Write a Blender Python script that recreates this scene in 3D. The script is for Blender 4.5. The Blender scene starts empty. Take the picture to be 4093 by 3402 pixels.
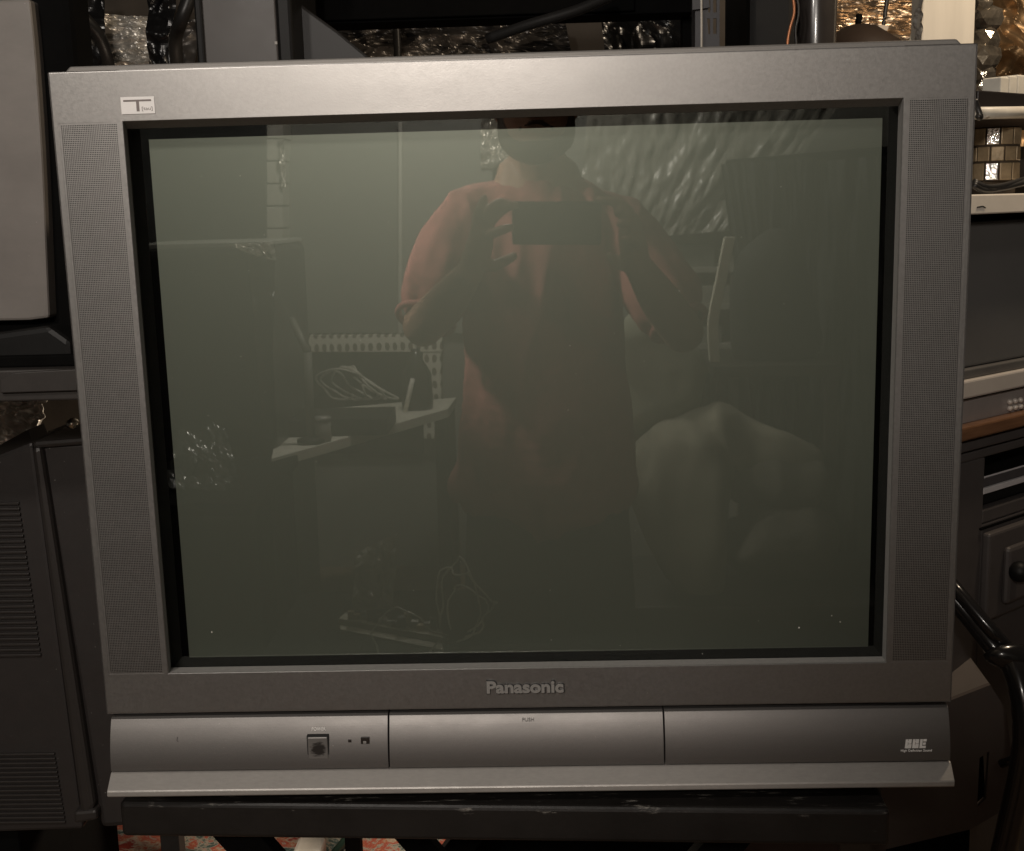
import bpy, bmesh, math, random
import numpy as np
from mathutils import Vector, Matrix, noise
random.seed(7)
C = bpy.context.scene.collection
S = bpy.context.scene

# ------------------------------------------------------------------ camera
Z0 = 1.15                      # height of the picture tube's centre above the floor
CAM = np.array([0.0268, -1.0778, 0.1731])
PITCH, YAW, ROLL = 0.1783, -0.0313, -0.0273
FPX, PW, PH = 4779.3, 4093.0, 3402.0
F_ = np.array([math.sin(YAW)*math.cos(PITCH), math.cos(YAW)*math.cos(PITCH), -math.sin(PITCH)])
R_ = np.cross(F_, [0, 0, 1]); R_ /= np.linalg.norm(R_); U_ = np.cross(R_, F_)
R_, U_ = math.cos(ROLL)*R_+math.sin(ROLL)*U_, -math.sin(ROLL)*R_+math.cos(ROLL)*U_
cd = bpy.data.cameras.new('camera'); cam = bpy.data.objects.new('camera', cd); C.objects.link(cam)
cam.matrix_world = Matrix(((R_[0], U_[0], -F_[0], CAM[0]), (R_[1], U_[1], -F_[1], CAM[1]),
                           (R_[2], U_[2], -F_[2], CAM[2]+Z0), (0, 0, 0, 1)))
cd.sensor_width = 36; cd.sensor_fit = 'HORIZONTAL'; cd.lens = 36*FPX/PW
cd.clip_start = 0.012; cd.clip_end = 60
S.camera = cam

# ------------------------------------------------------------------ light
w = bpy.data.worlds.new('World'); S.world = w; w.use_nodes = True
w.node_tree.nodes['Background'].inputs[0].default_value = (1.0, 0.86, 0.74, 1)
w.node_tree.nodes['Background'].inputs[1].default_value = 0.02
def lamp(name, loc, power, radius, col):
    l = bpy.data.lights.new(name, 'POINT'); l.energy = power; l.shadow_soft_size = radius; l.color = col
    o = bpy.data.objects.new(name, l); C.objects.link(o); o.location = (loc[0], loc[1], loc[2]+Z0)
lamp('ceiling_bulb', (-0.62, -1.22, 1.08), 29, 0.07, (1.0, 0.915, 0.83))
def spot(name, loc, aim, power, radius, col, deg):     # added unseen spot, brightens the person's sleeve and spares the set
    l = bpy.data.lights.new(name, 'SPOT'); l.energy = power; l.shadow_soft_size = radius; l.color = col
    l.spot_size = math.radians(deg); l.spot_blend = .5
    o = bpy.data.objects.new(name, l); C.objects.link(o); o.location = (loc[0], loc[1], loc[2]+Z0)
    o.rotation_euler = (Vector(aim)-Vector(loc)).to_track_quat('-Z', 'Y').to_euler()
spot('sleeve_fill_spot', (-1.08, -1.26, 0.66), (-0.22, -1.46, 0.12), 120, 0.05, (1.0, 0.915, 0.83), 29)
lamp('room_bulb', (-0.26, -2.36, 0.97), 90, 0.10, (1.0, 0.91, 0.82))
lamp('rear_bulb', (0.95, 0.62, 0.95), 22, 0.05, (1.0, 0.80, 0.58))
lamp('rug_fill_light', (-0.30, 0.95, -0.36), 13, 0.05, (1.0, 0.82, 0.62))  # unseen fill added behind the set to brighten the rug
V = S.view_settings
V.view_transform = 'Standard'; V.look = 'None'; V.exposure = 0; V.gamma = 1; V.use_curve_mapping = False
S.cycles.use_denoising = True
S.cycles.max_bounces = 8

# ------------------------------------------------------------------ helpers
K = PW/2099.0                  # pixels below are read off a 2099 px wide view of the photograph
def ray(u, v):
    return F_ + R_*((u*K-PW/2)/FPX) - U_*((v*K-PH/2)/FPX)
def at(u, v, y):               # point on the upright plane y = const
    d = ray(u, v); t = (y-CAM[1])/d[1]; return CAM+d*t
def atz(u, v, z):              # point on a level plane
    d = ray(u, v); t = (z-CAM[2])/d[2]; return CAM+d*t
def onpl(u, v, O, n):          # point on any plane
    d = ray(u, v); t = np.dot(np.array(O)-CAM, n)/np.dot(d, n); return CAM+d*t
def mir(u, v, D):              # a thing seen mirrored in the tube, D metres in front of the glass
    p = at(u, v, D); return np.array([p[0], -p[1], p[2]])

MATS = {}
def pm(name, col, rough=.5, metal=0., var=.12, scale=30., bump=0., bscale=300., spec=.5, col2=None, stretch=None, coat=0., rvar=0.):
    if name in MATS: return MATS[name]
    m = bpy.data.materials.new(name); m.use_nodes = True; nt = m.node_tree; N = nt.nodes; L = nt.links
    b = N['Principled BSDF']
    b.inputs['Roughness'].default_value = rough; b.inputs['Metallic'].default_value = metal
    b.inputs['Specular IOR Level'].default_value = spec
    b.inputs['Coat Weight'].default_value = coat; b.inputs['Coat Roughness'].default_value = .08
    tc = N.new('ShaderNodeTexCoord'); mp = N.new('ShaderNodeMapping'); L.new(tc.outputs['Object'], mp.inputs[0])
    if stretch: mp.inputs['Scale'].default_value = stretch
    n = N.new('ShaderNodeTexNoise'); n.inputs['Scale'].default_value = scale; n.inputs['Detail'].default_value = 6
    n.inputs['Roughness'].default_value = .65
    L.new(mp.outputs[0], n.inputs['Vector'])
    r = N.new('ShaderNodeValToRGB'); L.new(n.outputs[0], r.inputs[0])
    r.color_ramp.elements[0].position = .3; r.color_ramp.elements[1].position = .7
    c2 = col2 or [c*(1+var) for c in col]; c1 = col if col2 else [c*(1-var) for c in col]
    r.color_ramp.elements[0].color = (*c1, 1); r.color_ramp.elements[1].color = (*c2, 1)
    L.new(r.outputs[0], b.inputs['Base Color'])
    if rvar:
        mr = N.new('ShaderNodeMapRange'); L.new(n.outputs[0], mr.inputs[0])
        mr.inputs[1].default_value = .3; mr.inputs[2].default_value = .7
        mr.inputs[3].default_value = max(.02, rough-rvar); mr.inputs[4].default_value = min(1, rough+rvar)
        L.new(mr.outputs[0], b.inputs['Roughness'])
    if bump:
        n2 = N.new('ShaderNodeTexNoise'); n2.inputs['Scale'].default_value = bscale; n2.inputs['Detail'].default_value = 4
        L.new(mp.outputs[0], n2.inputs['Vector'])
        bp = N.new('ShaderNodeBump'); bp.inputs['Strength'].default_value = bump; bp.inputs['Distance'].default_value = .002
        L.new(n2.outputs[0], bp.inputs['Height']); L.new(bp.outputs[0], b.inputs['Normal'])
    MATS[name] = m; return m

def mobj(name, verts, faces, mat, parent=None, smooth=False):
    me = bpy.data.meshes.new(name)
    vs = np.asarray(verts, float).reshape(-1, 3)
    me.from_pydata([(a, b, c+Z0) for a, b, c in vs.tolist()], [], [tuple(f) for f in faces])
    me.update(); return link(name, me, mat, parent, smooth)
def link(name, me, mat, parent=None, smooth=False):
    o = bpy.data.objects.new(name, me); C.objects.link(o)
    if mat is not None:
        for m in (mat if isinstance(mat, (list, tuple)) else [mat]): me.materials.append(m)
    if smooth: me.polygons.foreach_set('use_smooth', [True]*len(me.polygons))
    if parent is not None:
        o.parent = parent; q = parent; off = Vector()
        while q is not None: off += Vector(q.location); q = q.parent
        o.location = -off
    return o
def bobj(name, bm, mat, parent=None, smooth=False):
    bmesh.ops.translate(bm, vec=(0, 0, Z0), verts=bm.verts)
    bmesh.ops.recalc_face_normals(bm, faces=bm.faces)
    me = bpy.data.meshes.new(name); bm.to_mesh(me); bm.free()
    return link(name, me, mat, parent, smooth)
def tag(o, label, cat, group=None):
    o['label'] = label; o['category'] = cat
    if group: o['group'] = group
    return o
def struct(o): o['kind'] = 'structure'; return o
def stuff(o): o['kind'] = 'stuff'; return o
def thing(name, label, cat, loc, group=None):
    o = bpy.data.objects.new(name, None); C.objects.link(o); o.empty_display_size = .05
    o.location = (loc[0], loc[1], loc[2]+Z0); return tag(o, label, cat, group)
def bevel(bm, width, seg=2, ang=30):
    es = [e for e in bm.edges if len(e.link_faces) == 2 and e.calc_face_angle(0) > math.radians(ang)]
    if es: bmesh.ops.bevel(bm, geom=es, offset=width, segments=seg, profile=.5, affect='EDGES', clamp_overlap=True)
def boxbm(x0, x1, y0, y1, z0, z1, bev=0., seg=2):
    bm = bmesh.new(); bmesh.ops.create_cube(bm, size=1)
    for v in bm.verts:
        v.co = ((x0+x1)/2+v.co.x*(x1-x0), (y0+y1)/2+v.co.y*(y1-y0), (z0+z1)/2+v.co.z*(z1-z0))
    if bev: bevel(bm, bev, seg)
    return bm
def box(name, b, mat, parent=None, bev=.002, rotz=0., piv=None):
    bm = boxbm(*b, bev=bev)
    if rotz:
        piv = piv or ((b[0]+b[1])/2, (b[2]+b[3])/2, 0)
        bmesh.ops.rotate(bm, cent=piv, matrix=Matrix.Rotation(rotz, 3, 'Z'), verts=bm.verts)
    return bobj(name, bm, mat, parent)
def slab(name, pts, back, mat, parent=None, bev=.0015):   # outline (3-D points) given thickness along vector back
    bm = bmesh.new(); back = Vector(back)
    vs = [bm.verts.new(Vector(p)) for p in pts]; f = bm.faces.new(vs)
    ex = bmesh.ops.extrude_face_region(bm, geom=[f])
    bmesh.ops.translate(bm, vec=back, verts=[g for g in ex['geom'] if isinstance(g, bmesh.types.BMVert)])
    bmesh.ops.recalc_face_normals(bm, faces=bm.faces)
    if bev: bevel(bm, bev)
    return bobj(name, bm, mat, parent)
def loft(name, rings, mat, parent=None, bev=0., smooth=False, cap=True, front=True):
    bm = bmesh.new(); R = [[bm.verts.new(Vector(p)) for p in r] for r in rings]; n = len(rings[0])
    for a, b in zip(R, R[1:]):
        for i in range(n): bm.faces.new((a[i], a[(i+1) % n], b[(i+1) % n], b[i]))
    if cap:
        bm.faces.new(R[-1])
        if front: bm.faces.new(R[0])
    bmesh.ops.recalc_face_normals(bm, faces=bm.faces)
    if bev: bevel(bm, bev)
    return bobj(name, bm, mat, parent, smooth)
def spline(pts, n):            # Catmull-Rom
    P = [np.array(p, float) for p in pts]; P = [2*P[0]-P[1]]+P+[2*P[-1]-P[-2]]; out = []
    for i in range(1, len(P)-2):
        for k in range(n):
            t = k/n; a, b, c, d = P[i-1], P[i], P[i+1], P[i+2]
            out.append(.5*(2*b+(c-a)*t+(2*a-5*b+4*c-d)*t*t+(3*b-a-3*c+d)*t**3))
    out.append(P[-2]); return out
def tube(name, pts, r, mat, parent=None, n=6, seg=8, curve=True):
    P = [Vector(p) for p in (spline(pts, n) if curve and len(pts) > 2 else pts)]
    rings = []; up = Vector((.13, .21, .97))
    for i, p in enumerate(P):
        d = (P[min(i+1, len(P)-1)]-P[max(i-1, 0)]).normalized()
        a = d.cross(up)
        if a.length < .1: a = d.cross(Vector((1, 0, 0)))
        a.normalize(); b = d.cross(a)
        rr = r[min(i, len(r)-1)] if isinstance(r, list) else r
        rings.append([p+(a*math.cos(2*math.pi*k/seg)+b*math.sin(2*math.pi*k/seg))*rr for k in range(seg)])
    return loft(name, rings, mat, parent, smooth=True)
def lathe(name, prof, c, mat, parent=None, seg=20, axis='Z', smooth=True):
    rings = []
    for r, h in prof:
        ring = []
        for k in range(seg):
            a = 2*math.pi*k/seg; p = (r*math.cos(a), r*math.sin(a), h)
            if axis == 'Y': p = (p[0], -p[2], p[1])
            ring.append((c[0]+p[0], c[1]+p[1], c[2]+p[2]))
        rings.append(ring)
    return loft(name, rings, mat, parent, smooth=smooth)
def crumple(name, corners, mat, parent=None, nu=50, nv=50, amp=.02, sc=9., seed=0, back=None, sharp=True, aniso=(1, 1)):
    # crumpled or pleated sheet between four corners TL,TR,BR,BL
    TL, TR, BR, BL = [Vector(c) for c in corners]; nrm = (TR-TL).cross(BL-TL).normalized()
    Lx = (TR-TL).length; Ly = (BL-TL).length; vs = []
    for j in range(nv+1):
        for i in range(nu+1):
            s, t = i/nu, j/nv
            p = TL.lerp(TR, s).lerp(BL.lerp(BR, s), t)
            q = Vector((s*Lx*sc*aniso[0]+seed*3.7, t*Ly*sc*aniso[1]+seed*1.3, seed*2.1))
            if sharp:
                h = abs(noise.noise(q))+.5*abs(noise.noise(q*2.3))+.3*abs(noise.noise(q*5.1))-.45
            else:
                h = noise.noise(q)+.4*noise.noise(q*2.2)+.15*noise.noise(q*5)
            vs.append(p+nrm*h*amp)
    fs = [(j*(nu+1)+i, j*(nu+1)+i+1, (j+1)*(nu+1)+i+1, (j+1)*(nu+1)+i) for j in range(nv) for i in range(nu)]
    if back:                   # give the sheet a thickness so it is not paper-thin
        bk = Vector(back); n0 = len(vs); vs += [v+bk for v in vs]
        fs += [tuple(k+n0 for k in reversed(f)) for f in fs]
        rim = [i for i in range(nu+1)]+[(j+1)*(nu+1)-1 for j in range(1, nv+1)]+[nv*(nu+1)+i for i in range(nu-1, -1, -1)]+[j*(nu+1) for j in range(nv-1, 0, -1)]
        for a, b in zip(rim, rim[1:]+rim[:1]): fs.append((b, a, a+n0, b+n0))
    return mobj(name, [tuple(v) for v in vs], fs, mat, parent, smooth=not sharp)
def text(name, s, mat, parent, x0, x1, z0, z1, y, depth=.0004, bold=0., shear=0., ylay=None):
    cu = bpy.data.curves.new('t', 'FONT'); cu.body = s; cu.size = 1; cu.extrude = .01; cu.offset = bold; cu.shear = shear
    o = bpy.data.objects.new('t', cu); C.objects.link(o)
    me = bpy.data.meshes.new_from_object(o.evaluated_get(bpy.context.evaluated_depsgraph_get()))
    bpy.data.objects.remove(o)
    n = len(me.vertices); co = np.zeros(n*3); me.vertices.foreach_get('co', co); co = co.reshape(-1, 3)
    mn, mx = co.min(0), co.max(0)
    out = np.zeros_like(co)
    out[:, 0] = x0+(co[:, 0]-mn[0])/(mx[0]-mn[0])*(x1-x0)
    out[:, 2] = z0+(co[:, 1]-mn[1])/(mx[1]-mn[1])*(z1-z0)
    out[:, 1] = y-(co[:, 2]-mn[2])/(mx[2]-mn[2])*depth
    if ylay is not None: out[:, 1] += np.array([ylay(z) for z in out[:, 2]])
    out[:, 2] += Z0
    me.vertices.foreach_set('co', out.ravel()); me.name = name; me.update()
    me.materials.clear()
    return link(name, me, mat, parent)

# ------------------------------------------------------------------ materials
def handled(m, sc=5., amt=.10, dust=.0):
    # years of handling: broad uneven patches in tone and gloss, faint wipe streaks, fine pale specks
    nt = m.node_tree; N = nt.nodes; L = nt.links; b = N['Principled BSDF']
    src = b.inputs['Base Color'].links[0].from_socket
    tc = N.new('ShaderNodeTexCoord'); mp = N.new('ShaderNodeMapping'); mp.inputs['Scale'].default_value = (1, 1, 2.2); L.new(tc.outputs['Object'], mp.inputs[0])
    n = N.new('ShaderNodeTexNoise'); n.inputs['Scale'].default_value = sc; n.inputs['Detail'].default_value = 7; n.inputs['Roughness'].default_value = .7; L.new(mp.outputs[0], n.inputs['Vector'])
    mr = N.new('ShaderNodeMapRange'); mr.inputs[1].default_value = .3; mr.inputs[2].default_value = .7; mr.inputs[3].default_value = 1-amt; mr.inputs[4].default_value = 1+amt; L.new(n.outputs[0], mr.inputs[0])
    mu = N.new('ShaderNodeVectorMath'); mu.operation = 'MULTIPLY'; L.new(src, mu.inputs[0]); L.new(mr.outputs[0], mu.inputs[1])
    v = N.new('ShaderNodeTexNoise'); v.inputs['Scale'].default_value = 260; v.inputs['Detail'].default_value = 2; L.new(tc.outputs['Object'], v.inputs['Vector'])
    mv = N.new('ShaderNodeMapRange'); mv.inputs[1].default_value = .755; mv.inputs[2].default_value = .80; mv.inputs[4].default_value = .5; L.new(v.outputs[0], mv.inputs[0])
    mx = N.new('ShaderNodeMix'); mx.data_type = 'RGBA'; L.new(mv.outputs[0], mx.inputs[0]); L.new(mu.outputs[0], mx.inputs[6]); mx.inputs[7].default_value = (.5, .48, .45, 1)
    L.new(mx.outputs[2], b.inputs['Base Color'])
    if b.inputs['Roughness'].links: r0 = b.inputs['Roughness'].links[0].from_socket
    else:
        va = N.new('ShaderNodeValue'); va.outputs[0].default_value = b.inputs['Roughness'].default_value; r0 = va.outputs[0]
    ma = N.new('ShaderNodeMath'); ma.operation = 'MULTIPLY'; L.new(r0, ma.inputs[0])
    mr2 = N.new('ShaderNodeMapRange'); mr2.inputs[1].default_value = .3; mr2.inputs[2].default_value = .7; mr2.inputs[3].default_value = 1+amt; mr2.inputs[4].default_value = 1-amt; L.new(n.outputs[0], mr2.inputs[0])
    L.new(mr2.outputs[0], ma.inputs[1]); L.new(ma.outputs[0], b.inputs['Roughness'])
    return m
def paint_material():
    m = pm('silver_paint', (.335, .325, .315), rough=.41, metal=.88, var=.06, scale=350, bump=.035, bscale=900, rvar=.03)
    return m
PAINT = handled(paint_material(), 6., .06)
PAINT_D = pm('grey_paint', (.20, .19, .178), rough=.5, metal=.45, var=.06, scale=700, bump=.05, bscale=1200)
GROOVE = pm('groove_black', (.012, .012, .012), rough=.7)
SURR = pm('surround_grey', (.30, .29, .28), rough=.9, spec=.0, metal=.0, var=.08, scale=200, bump=.04, bscale=900)
BLACKP = pm('black_plastic', (.007, .0068, .0066), rough=.5, spec=.25, var=.2, scale=60, bump=.06, bscale=900)
SATIN = pm('satin_black', (.0035, .0034, .0033), rough=.85, var=.2, spec=.06)
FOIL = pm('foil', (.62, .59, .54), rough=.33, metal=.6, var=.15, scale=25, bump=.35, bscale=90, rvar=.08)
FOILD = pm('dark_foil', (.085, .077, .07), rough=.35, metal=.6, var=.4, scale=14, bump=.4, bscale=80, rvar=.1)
GOLDF = pm('brown_foil', (.24, .155, .08), rough=.35, metal=.7, var=.6, scale=9, bump=.6, bscale=45, rvar=.1)
WHITEP = pm('white_paint', (.66, .61, .52), rough=.5, var=.06, scale=8, stretch=(6, 6, .5), bump=.04, bscale=120)
FAUXW = pm('floor_carpet', (.10, .065, .04), rough=.95, col2=(.26, .18, .115), scale=60, bump=1., bscale=160, spec=.1)

# ================================================================== setting
FL = -Z0
struct(mobj('floor', [(-2.6, -3.4, FL), (2.6, -3.4, FL), (2.6, 1.9, FL), (-2.6, 1.9, FL)], [(0, 1, 2, 3)], FAUXW))
WALL = pm('wall_board', (.055, .045, .035), rough=.9, var=.3, scale=4, bump=.1, bscale=60)
struct(box('wall', (-2.6, 2.6, 1.62, 1.72, FL, 1.35), WALL, bev=0))
RWALL = pm('pale_panelling', (.22, .22, .20), rough=.6, var=.08, scale=3, bump=.05, bscale=40)
struct(box('wall_rear', (-2.6, 2.6, -3.4, -3.3, FL, 1.35), RWALL, bev=0))

# ================================================================== the television
tv = thing('television', 'large silver flat-tube television with dark green screen, in the middle of the picture', 'television', (0, .2, -.372))
BX = (-.3977, -.3922, -.3399, -.3358, .3332, .3375, .3896, .3940)
BZ = (-.2865, -.2470, .2573, .3005)
def bezel():
    bm = bmesh.new(); g = {}
    for i, x in enumerate(BX):
        for j, z in enumerate(BZ): g[i, j] = bm.verts.new((x, -.022, z))
    fs = []
    for i in range(7):
        for j in range(3):
            if j == 1 and i in (1, 3, 5): continue
            fs.append(bm.faces.new((g[i, j], g[i+1, j], g[i+1, j+1], g[i, j+1])))
    ex = bmesh.ops.extrude_face_region(bm, geom=fs)
    vv = [e for e in ex['geom'] if isinstance(e, bmesh.types.BMVert)]
    bmesh.ops.translate(bm, vec=(0, .0014, 0), verts=vv)
    bmesh.ops.recalc_face_normals(bm, faces=bm.faces)
    es = [e for e in bm.edges if e.calc_face_angle(0) > 1. and all(v.co.y < -.02 for v in e.verts)]
    outer = [e for e in es if all(min(abs(v.co.x-BX[0]), abs(v.co.x-BX[-1]), abs(v.co.z-BZ[0]), abs(v.co.z-BZ[-1])) < 1e-5 for v in e.verts)]
    cor = [e for e in bm.edges if e.calc_face_angle(0) > 1. and abs(e.verts[0].co.y-e.verts[1].co.y) > .001
           and min(abs(e.verts[0].co.x-BX[0]), abs(e.verts[0].co.x-BX[-1])) < 1e-5]
    bmesh.ops.bevel(bm, geom=list(set(outer+cor)), offset=.0013, segments=3, profile=.5, affect='EDGES')
    es = [e for e in bm.edges if e.is_valid and e.calc_face_angle(0) > 1. and all(v.co.y < -.0215 for v in e.verts)
          and all(BX[2]+.001 < v.co.x < BX[5]-.001 for v in e.verts)]
    bmesh.ops.bevel(bm, geom=es, offset=.0006, segments=1, profile=.5, affect='EDGES')
    return bobj('bezel', bm, PAINT, tv)
bezel()
loft('bezel_skirt', [[(x, y, z) for x, z in ((BX[0], BZ[0]), (BX[-1], BZ[0]), (BX[-1], BZ[-1]), (BX[0], BZ[-1]))] for y in (-.0206, .0064)], PAINT, tv, cap=False)
# screen surround: sloping frame from the opening down to the glass
o0 = [(-.3358, -.2470), (.3332, -.2470), (.3332, .2573), (-.3358, .2573)]
o1 = [(-.3400, -.2494), (.3354, -.2494), (.3354, .2526), (-.3400, .2526)]
rings = [[(x, -.0205, z) for x, z in o0], [(x, -.0008, z) for x, z in o1],
         [(x+(.004 if x > 0 else -.004), -.0008, z+(.006 if z > 0 else -.004)) for x, z in o1]]
loft('screen_surround', rings, SURR, tv, cap=False)
# picture tube: black-bordered face, phosphor, glass
BORD = pm('tube_border', (.002, .002, .002), rough=.9, var=.1, spec=.0)
def phosphor_material():
    # powder layer: mostly diffuse with a broad soft sheen
    m = bpy.data.materials.new('phosphor'); m.use_nodes = True; nt = m.node_tree; N = nt.nodes; L = nt.links
    N.remove(N['Principled BSDF'])
    d = N.new('ShaderNodeBsdfDiffuse'); d.inputs[0].default_value = (.066, .071, .060, 1)
    g = N.new('ShaderNodeBsdfGlossy'); g.inputs[0].default_value = (.52, .555, .485, 1); g.inputs['Roughness'].default_value = .46
    mx = N.new('ShaderNodeMixShader'); mx.inputs[0].default_value = .235
    L.new(d.outputs[0], mx.inputs[1]); L.new(g.outputs[0], mx.inputs[2]); L.new(mx.outputs[0], N['Material Output'].inputs[0])
    return m
tube_face = mobj('picture_tube', [(-.352, .0115, -.262), (.352, .0115, -.262), (.352, .0115, .262), (-.352, .0115, .262)], [(0, 1, 2, 3)], BORD, tv)
ph = boxbm(-.325, .325, .0102, .0112, -.24375, .24375)
bobj('phosphor_area', ph, phosphor_material(), tube_face)
def glass_material():
    m = bpy.data.materials.new('tube_glass'); m.use_nodes = True; nt = m.node_tree; N = nt.nodes; L = nt.links
    N.remove(N['Principled BSDF'])
    t = N.new('ShaderNodeBsdfTransparent'); t.inputs[0].default_value = (.93, .95, .92, 1)
    g = N.new('ShaderNodeBsdfGlossy'); g.inputs['Roughness'].default_value = .012
    g.inputs[0].default_value = (.96, 1, .95, 1)
    lw = N.new('ShaderNodeLayerWeight'); lw.inputs[0].default_value = .5      # Schlick reflectance, the same from both sides of the sheet
    p5 = N.new('ShaderNodeMath'); p5.operation = 'POWER'; L.new(lw.outputs['Facing'], p5.inputs[0]); p5.inputs[1].default_value = 5
    f = N.new('ShaderNodeMath'); f.operation = 'MULTIPLY_ADD'; L.new(p5.outputs[0], f.inputs[0]); f.inputs[1].default_value = .905; f.inputs[2].default_value = .095
    tc = N.new('ShaderNodeTexCoord'); n = N.new('ShaderNodeTexNoise'); n.inputs['Scale'].default_value = 3.; n.inputs['Detail'].default_value = 2
    L.new(tc.outputs['Object'], n.inputs['Vector'])
    bp = N.new('ShaderNodeBump'); bp.inputs['Strength'].default_value = .02; bp.inputs['Distance'].default_value = .002
    L.new(n.outputs[0], bp.inputs['Height']); L.new(bp.outputs[0], g.inputs['Normal'])
    mx = N.new('ShaderNodeMixShader'); L.new(f.outputs[0], mx.inputs[0]); L.new(t.outputs[0], mx.inputs[1]); L.new(g.outputs[0], mx.inputs[2])
    L.new(mx.outputs[0], N['Material Output'].inputs[0]); return m
glass = mobj('glass', [(-.35, 0, -.26), (.35, 0, -.26), (.35, 0, .26), (-.35, 0, .26)], [(0, 1, 2, 3)], glass_material(), tube_face)
DUST = pm('dust', (.7, .68, .62), rough=1, var=.1)
def specks():
    vs, fs = [], []
    sp = [(1638, 1287, .0011), (1705, 1262, .0006), (1722, 1275, .0007), (434, 1296, .0008), (1130, 1312, .0005), (905, 1330, .0005), (1440, 1340, .0006)]
    for k in range(34): sp.append((random.uniform(320, 1790), random.uniform(300, 1330), random.uniform(.0002, .0004)))
    for u, v, r in sp:
        p = at(u, v, -.0004); b = len(vs); n = 5
        for i in range(n):
            a = 2*math.pi*i/n; q = r*random.uniform(.5, 1); vs.append((p[0]+q*math.cos(a), p[1], p[2]+1.3*q*math.sin(a)))
        fs.append([b+i for i in range(n)])
    return mobj('dust_specks', vs, fs, DUST, tube_face)
stuff(specks())
# speaker grilles: punched sheet over a black cavity
def grille(x0, x1, side):
    z0, z1 = BZ[1], BZ[2]; nx, nz = 32, 304; e = .0008
    X = np.linspace(x0+.0014, x1-.0014, nx+1); Z = np.linspace(z0+.0014, z1-.0014, nz+1)
    n = 6; ang = np.arange(n)*2*math.pi/n+math.pi/2
    dx = X[1]-X[0]; dz = Z[1]-Z[0]
    vs = []; fs = []
    gid = lambda i, j: i*(nz+1)+j
    for x in X:
        for z in Z: vs.append((x, -.0217, z))
    base = len(vs)
    for i in range(nx):
        for j in range(nz):
            cx, cz = X[i]+dx/2, Z[j]+dz/2; r = .34
            b = len(vs)
            for a in ang: vs.append((cx+dx*r*math.cos(a), -.0217, cz+dz*r*math.sin(a)))
            A, B, D, E_ = gid(i, j), gid(i+1, j), gid(i+1, j+1), gid(i, j+1)
            # hole verts: 0 top,1 upper left,2 lower left,3 bottom,4 lower right,5 upper right
            fs += [(E_, b+1, b+0), (D, E_, b+0), (D, b+0, b+5), (B, D, b+5, b+4), (B, b+4, b+3), (A, B, b+3), (A, b+3, b+2), (E_, A, b+2, b+1)]
    # plain margin round the holes
    m0 = len(vs); vs += [(x0, -.0217, z0), (x1, -.0217, z0), (x1, -.0217, z1), (x0, -.0217, z1),
                         (X[0], -.0217, Z[0]), (X[-1], -.0217, Z[0]), (X[-1], -.0217, Z[-1]), (X[0], -.0217, Z[-1])]
    for i in range(4): fs.append((m0+i, m0+(i+1) % 4, m0+4+(i+1) % 4, m0+4+i))
    g = mobj('speaker_grille', vs, fs, PAINT, tv)
    box('speaker_cavity', (x0+.0005, x1-.0005, -.0165, .004, z0+.0005, z1-.0005), GROOVE, g, bev=0)
grille(BX[1], BX[2], 0); grille(BX[5], BX[6], 1)
# shell behind the bezel
def rr(x0, x1, z0, z1, y, c=.01):
    return [(x0+c, y, z0), (x1-c, y, z0), (x1, y, z0+c), (x1, y, z1-c), (x1-c, y, z1), (x0+c, y, z1), (x0, y, z1-c), (x0, y, z0+c)]
loft('rear_shell', [rr(-.36, .357, -.34, .28, .0100, .006), rr(-.3965, .3930, -.350, .3086, .0100, .006), rr(-.3965, .3930, -.350, .3086, .085, .006), rr(-.36, .357, -.35, .285, .12),
                    rr(-.27, .267, -.34, .22, .36, .03), rr(-.2, .197, -.33, .14, .50, .03)], PAINT_D, tv, bev=.0015, front=False)
for gb in ((-.387, .3835, .0067, .0099, .262, .298), (-.387, -.352, .0067, .0099, -.262, .262), (.350, .3835, .0067, .0099, -.262, .262), (-.387, .3835, -.005, .0099, -.354, -.2868)):
    box('groove_strip', gb, GROOVE, tv, bev=0)
BASE = pm('base_plastic', (.02, .018, .017), rough=.6, var=.15)
box('base', (-.355, .352, .0, .40, -.372, -.3505), BASE, tv)
# lower fascia: three curved panels, lip below
PROF = [(-.006, -.2902), (-.0125, -.2903), (-.0178, -.2912)]+[(-.0205-.011*(1-(1-t)**2), -.2928-.0474*t) for t in (0, .17, .34, .5, .67, .84, 1)]+[(-.010, -.3402)]
def py(z):
    q = PROF[1:10]
    for (ya, za), (yb, zb) in zip(q, q[1:]):
        if zb <= z <= za: return ya+(yb-ya)*(za-z)/(za-zb)
    return -.0315
FASC = PAINT_D
def panel(name, x0, x1):
    pr = PROF[:3]+[tuple(p) for p in spline(PROF[3:10], 4)]+[PROF[10]]
    return loft(name, [[(x, y, z) for y, z in pr] for x in (x0, x1)], pm('fascia_paint', (.215, .205, .197), rough=.45, metal=.8, var=.05, scale=900, bump=.05, bscale=1400), tv, bev=.0004)
xd1, xd2 = -.1302, .1282
p1 = panel('control_panel', -.3950, xd1-.0006); p2 = panel('flap_door', xd1+.0006, xd2-.0006); p3 = panel('badge_panel', xd2+.0006, .3921)
LIPM = pm('lip_paint', (.37, .352, .33), rough=.40, metal=.3, var=.07, scale=500, bump=.06, bscale=1000, stretch=(.3, 1, 1))
lp = [(-.012, -.3418), (-.0305, -.3418), (-.0318, -.3426), (-.0455, -.3528), (-.0464, -.3540), (-.0464, -.3582), (-.0450, -.3596), (-.012, -.3596)]
loft('bottom_lip', [[(-.3948, y, z) if y < -.033 else (-.3955, y, z) for y, z in lp], [(.3918, y, z) if y < -.033 else (.393, y, z) for y, z in lp]], LIPM, tv, bev=.0006)
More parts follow.
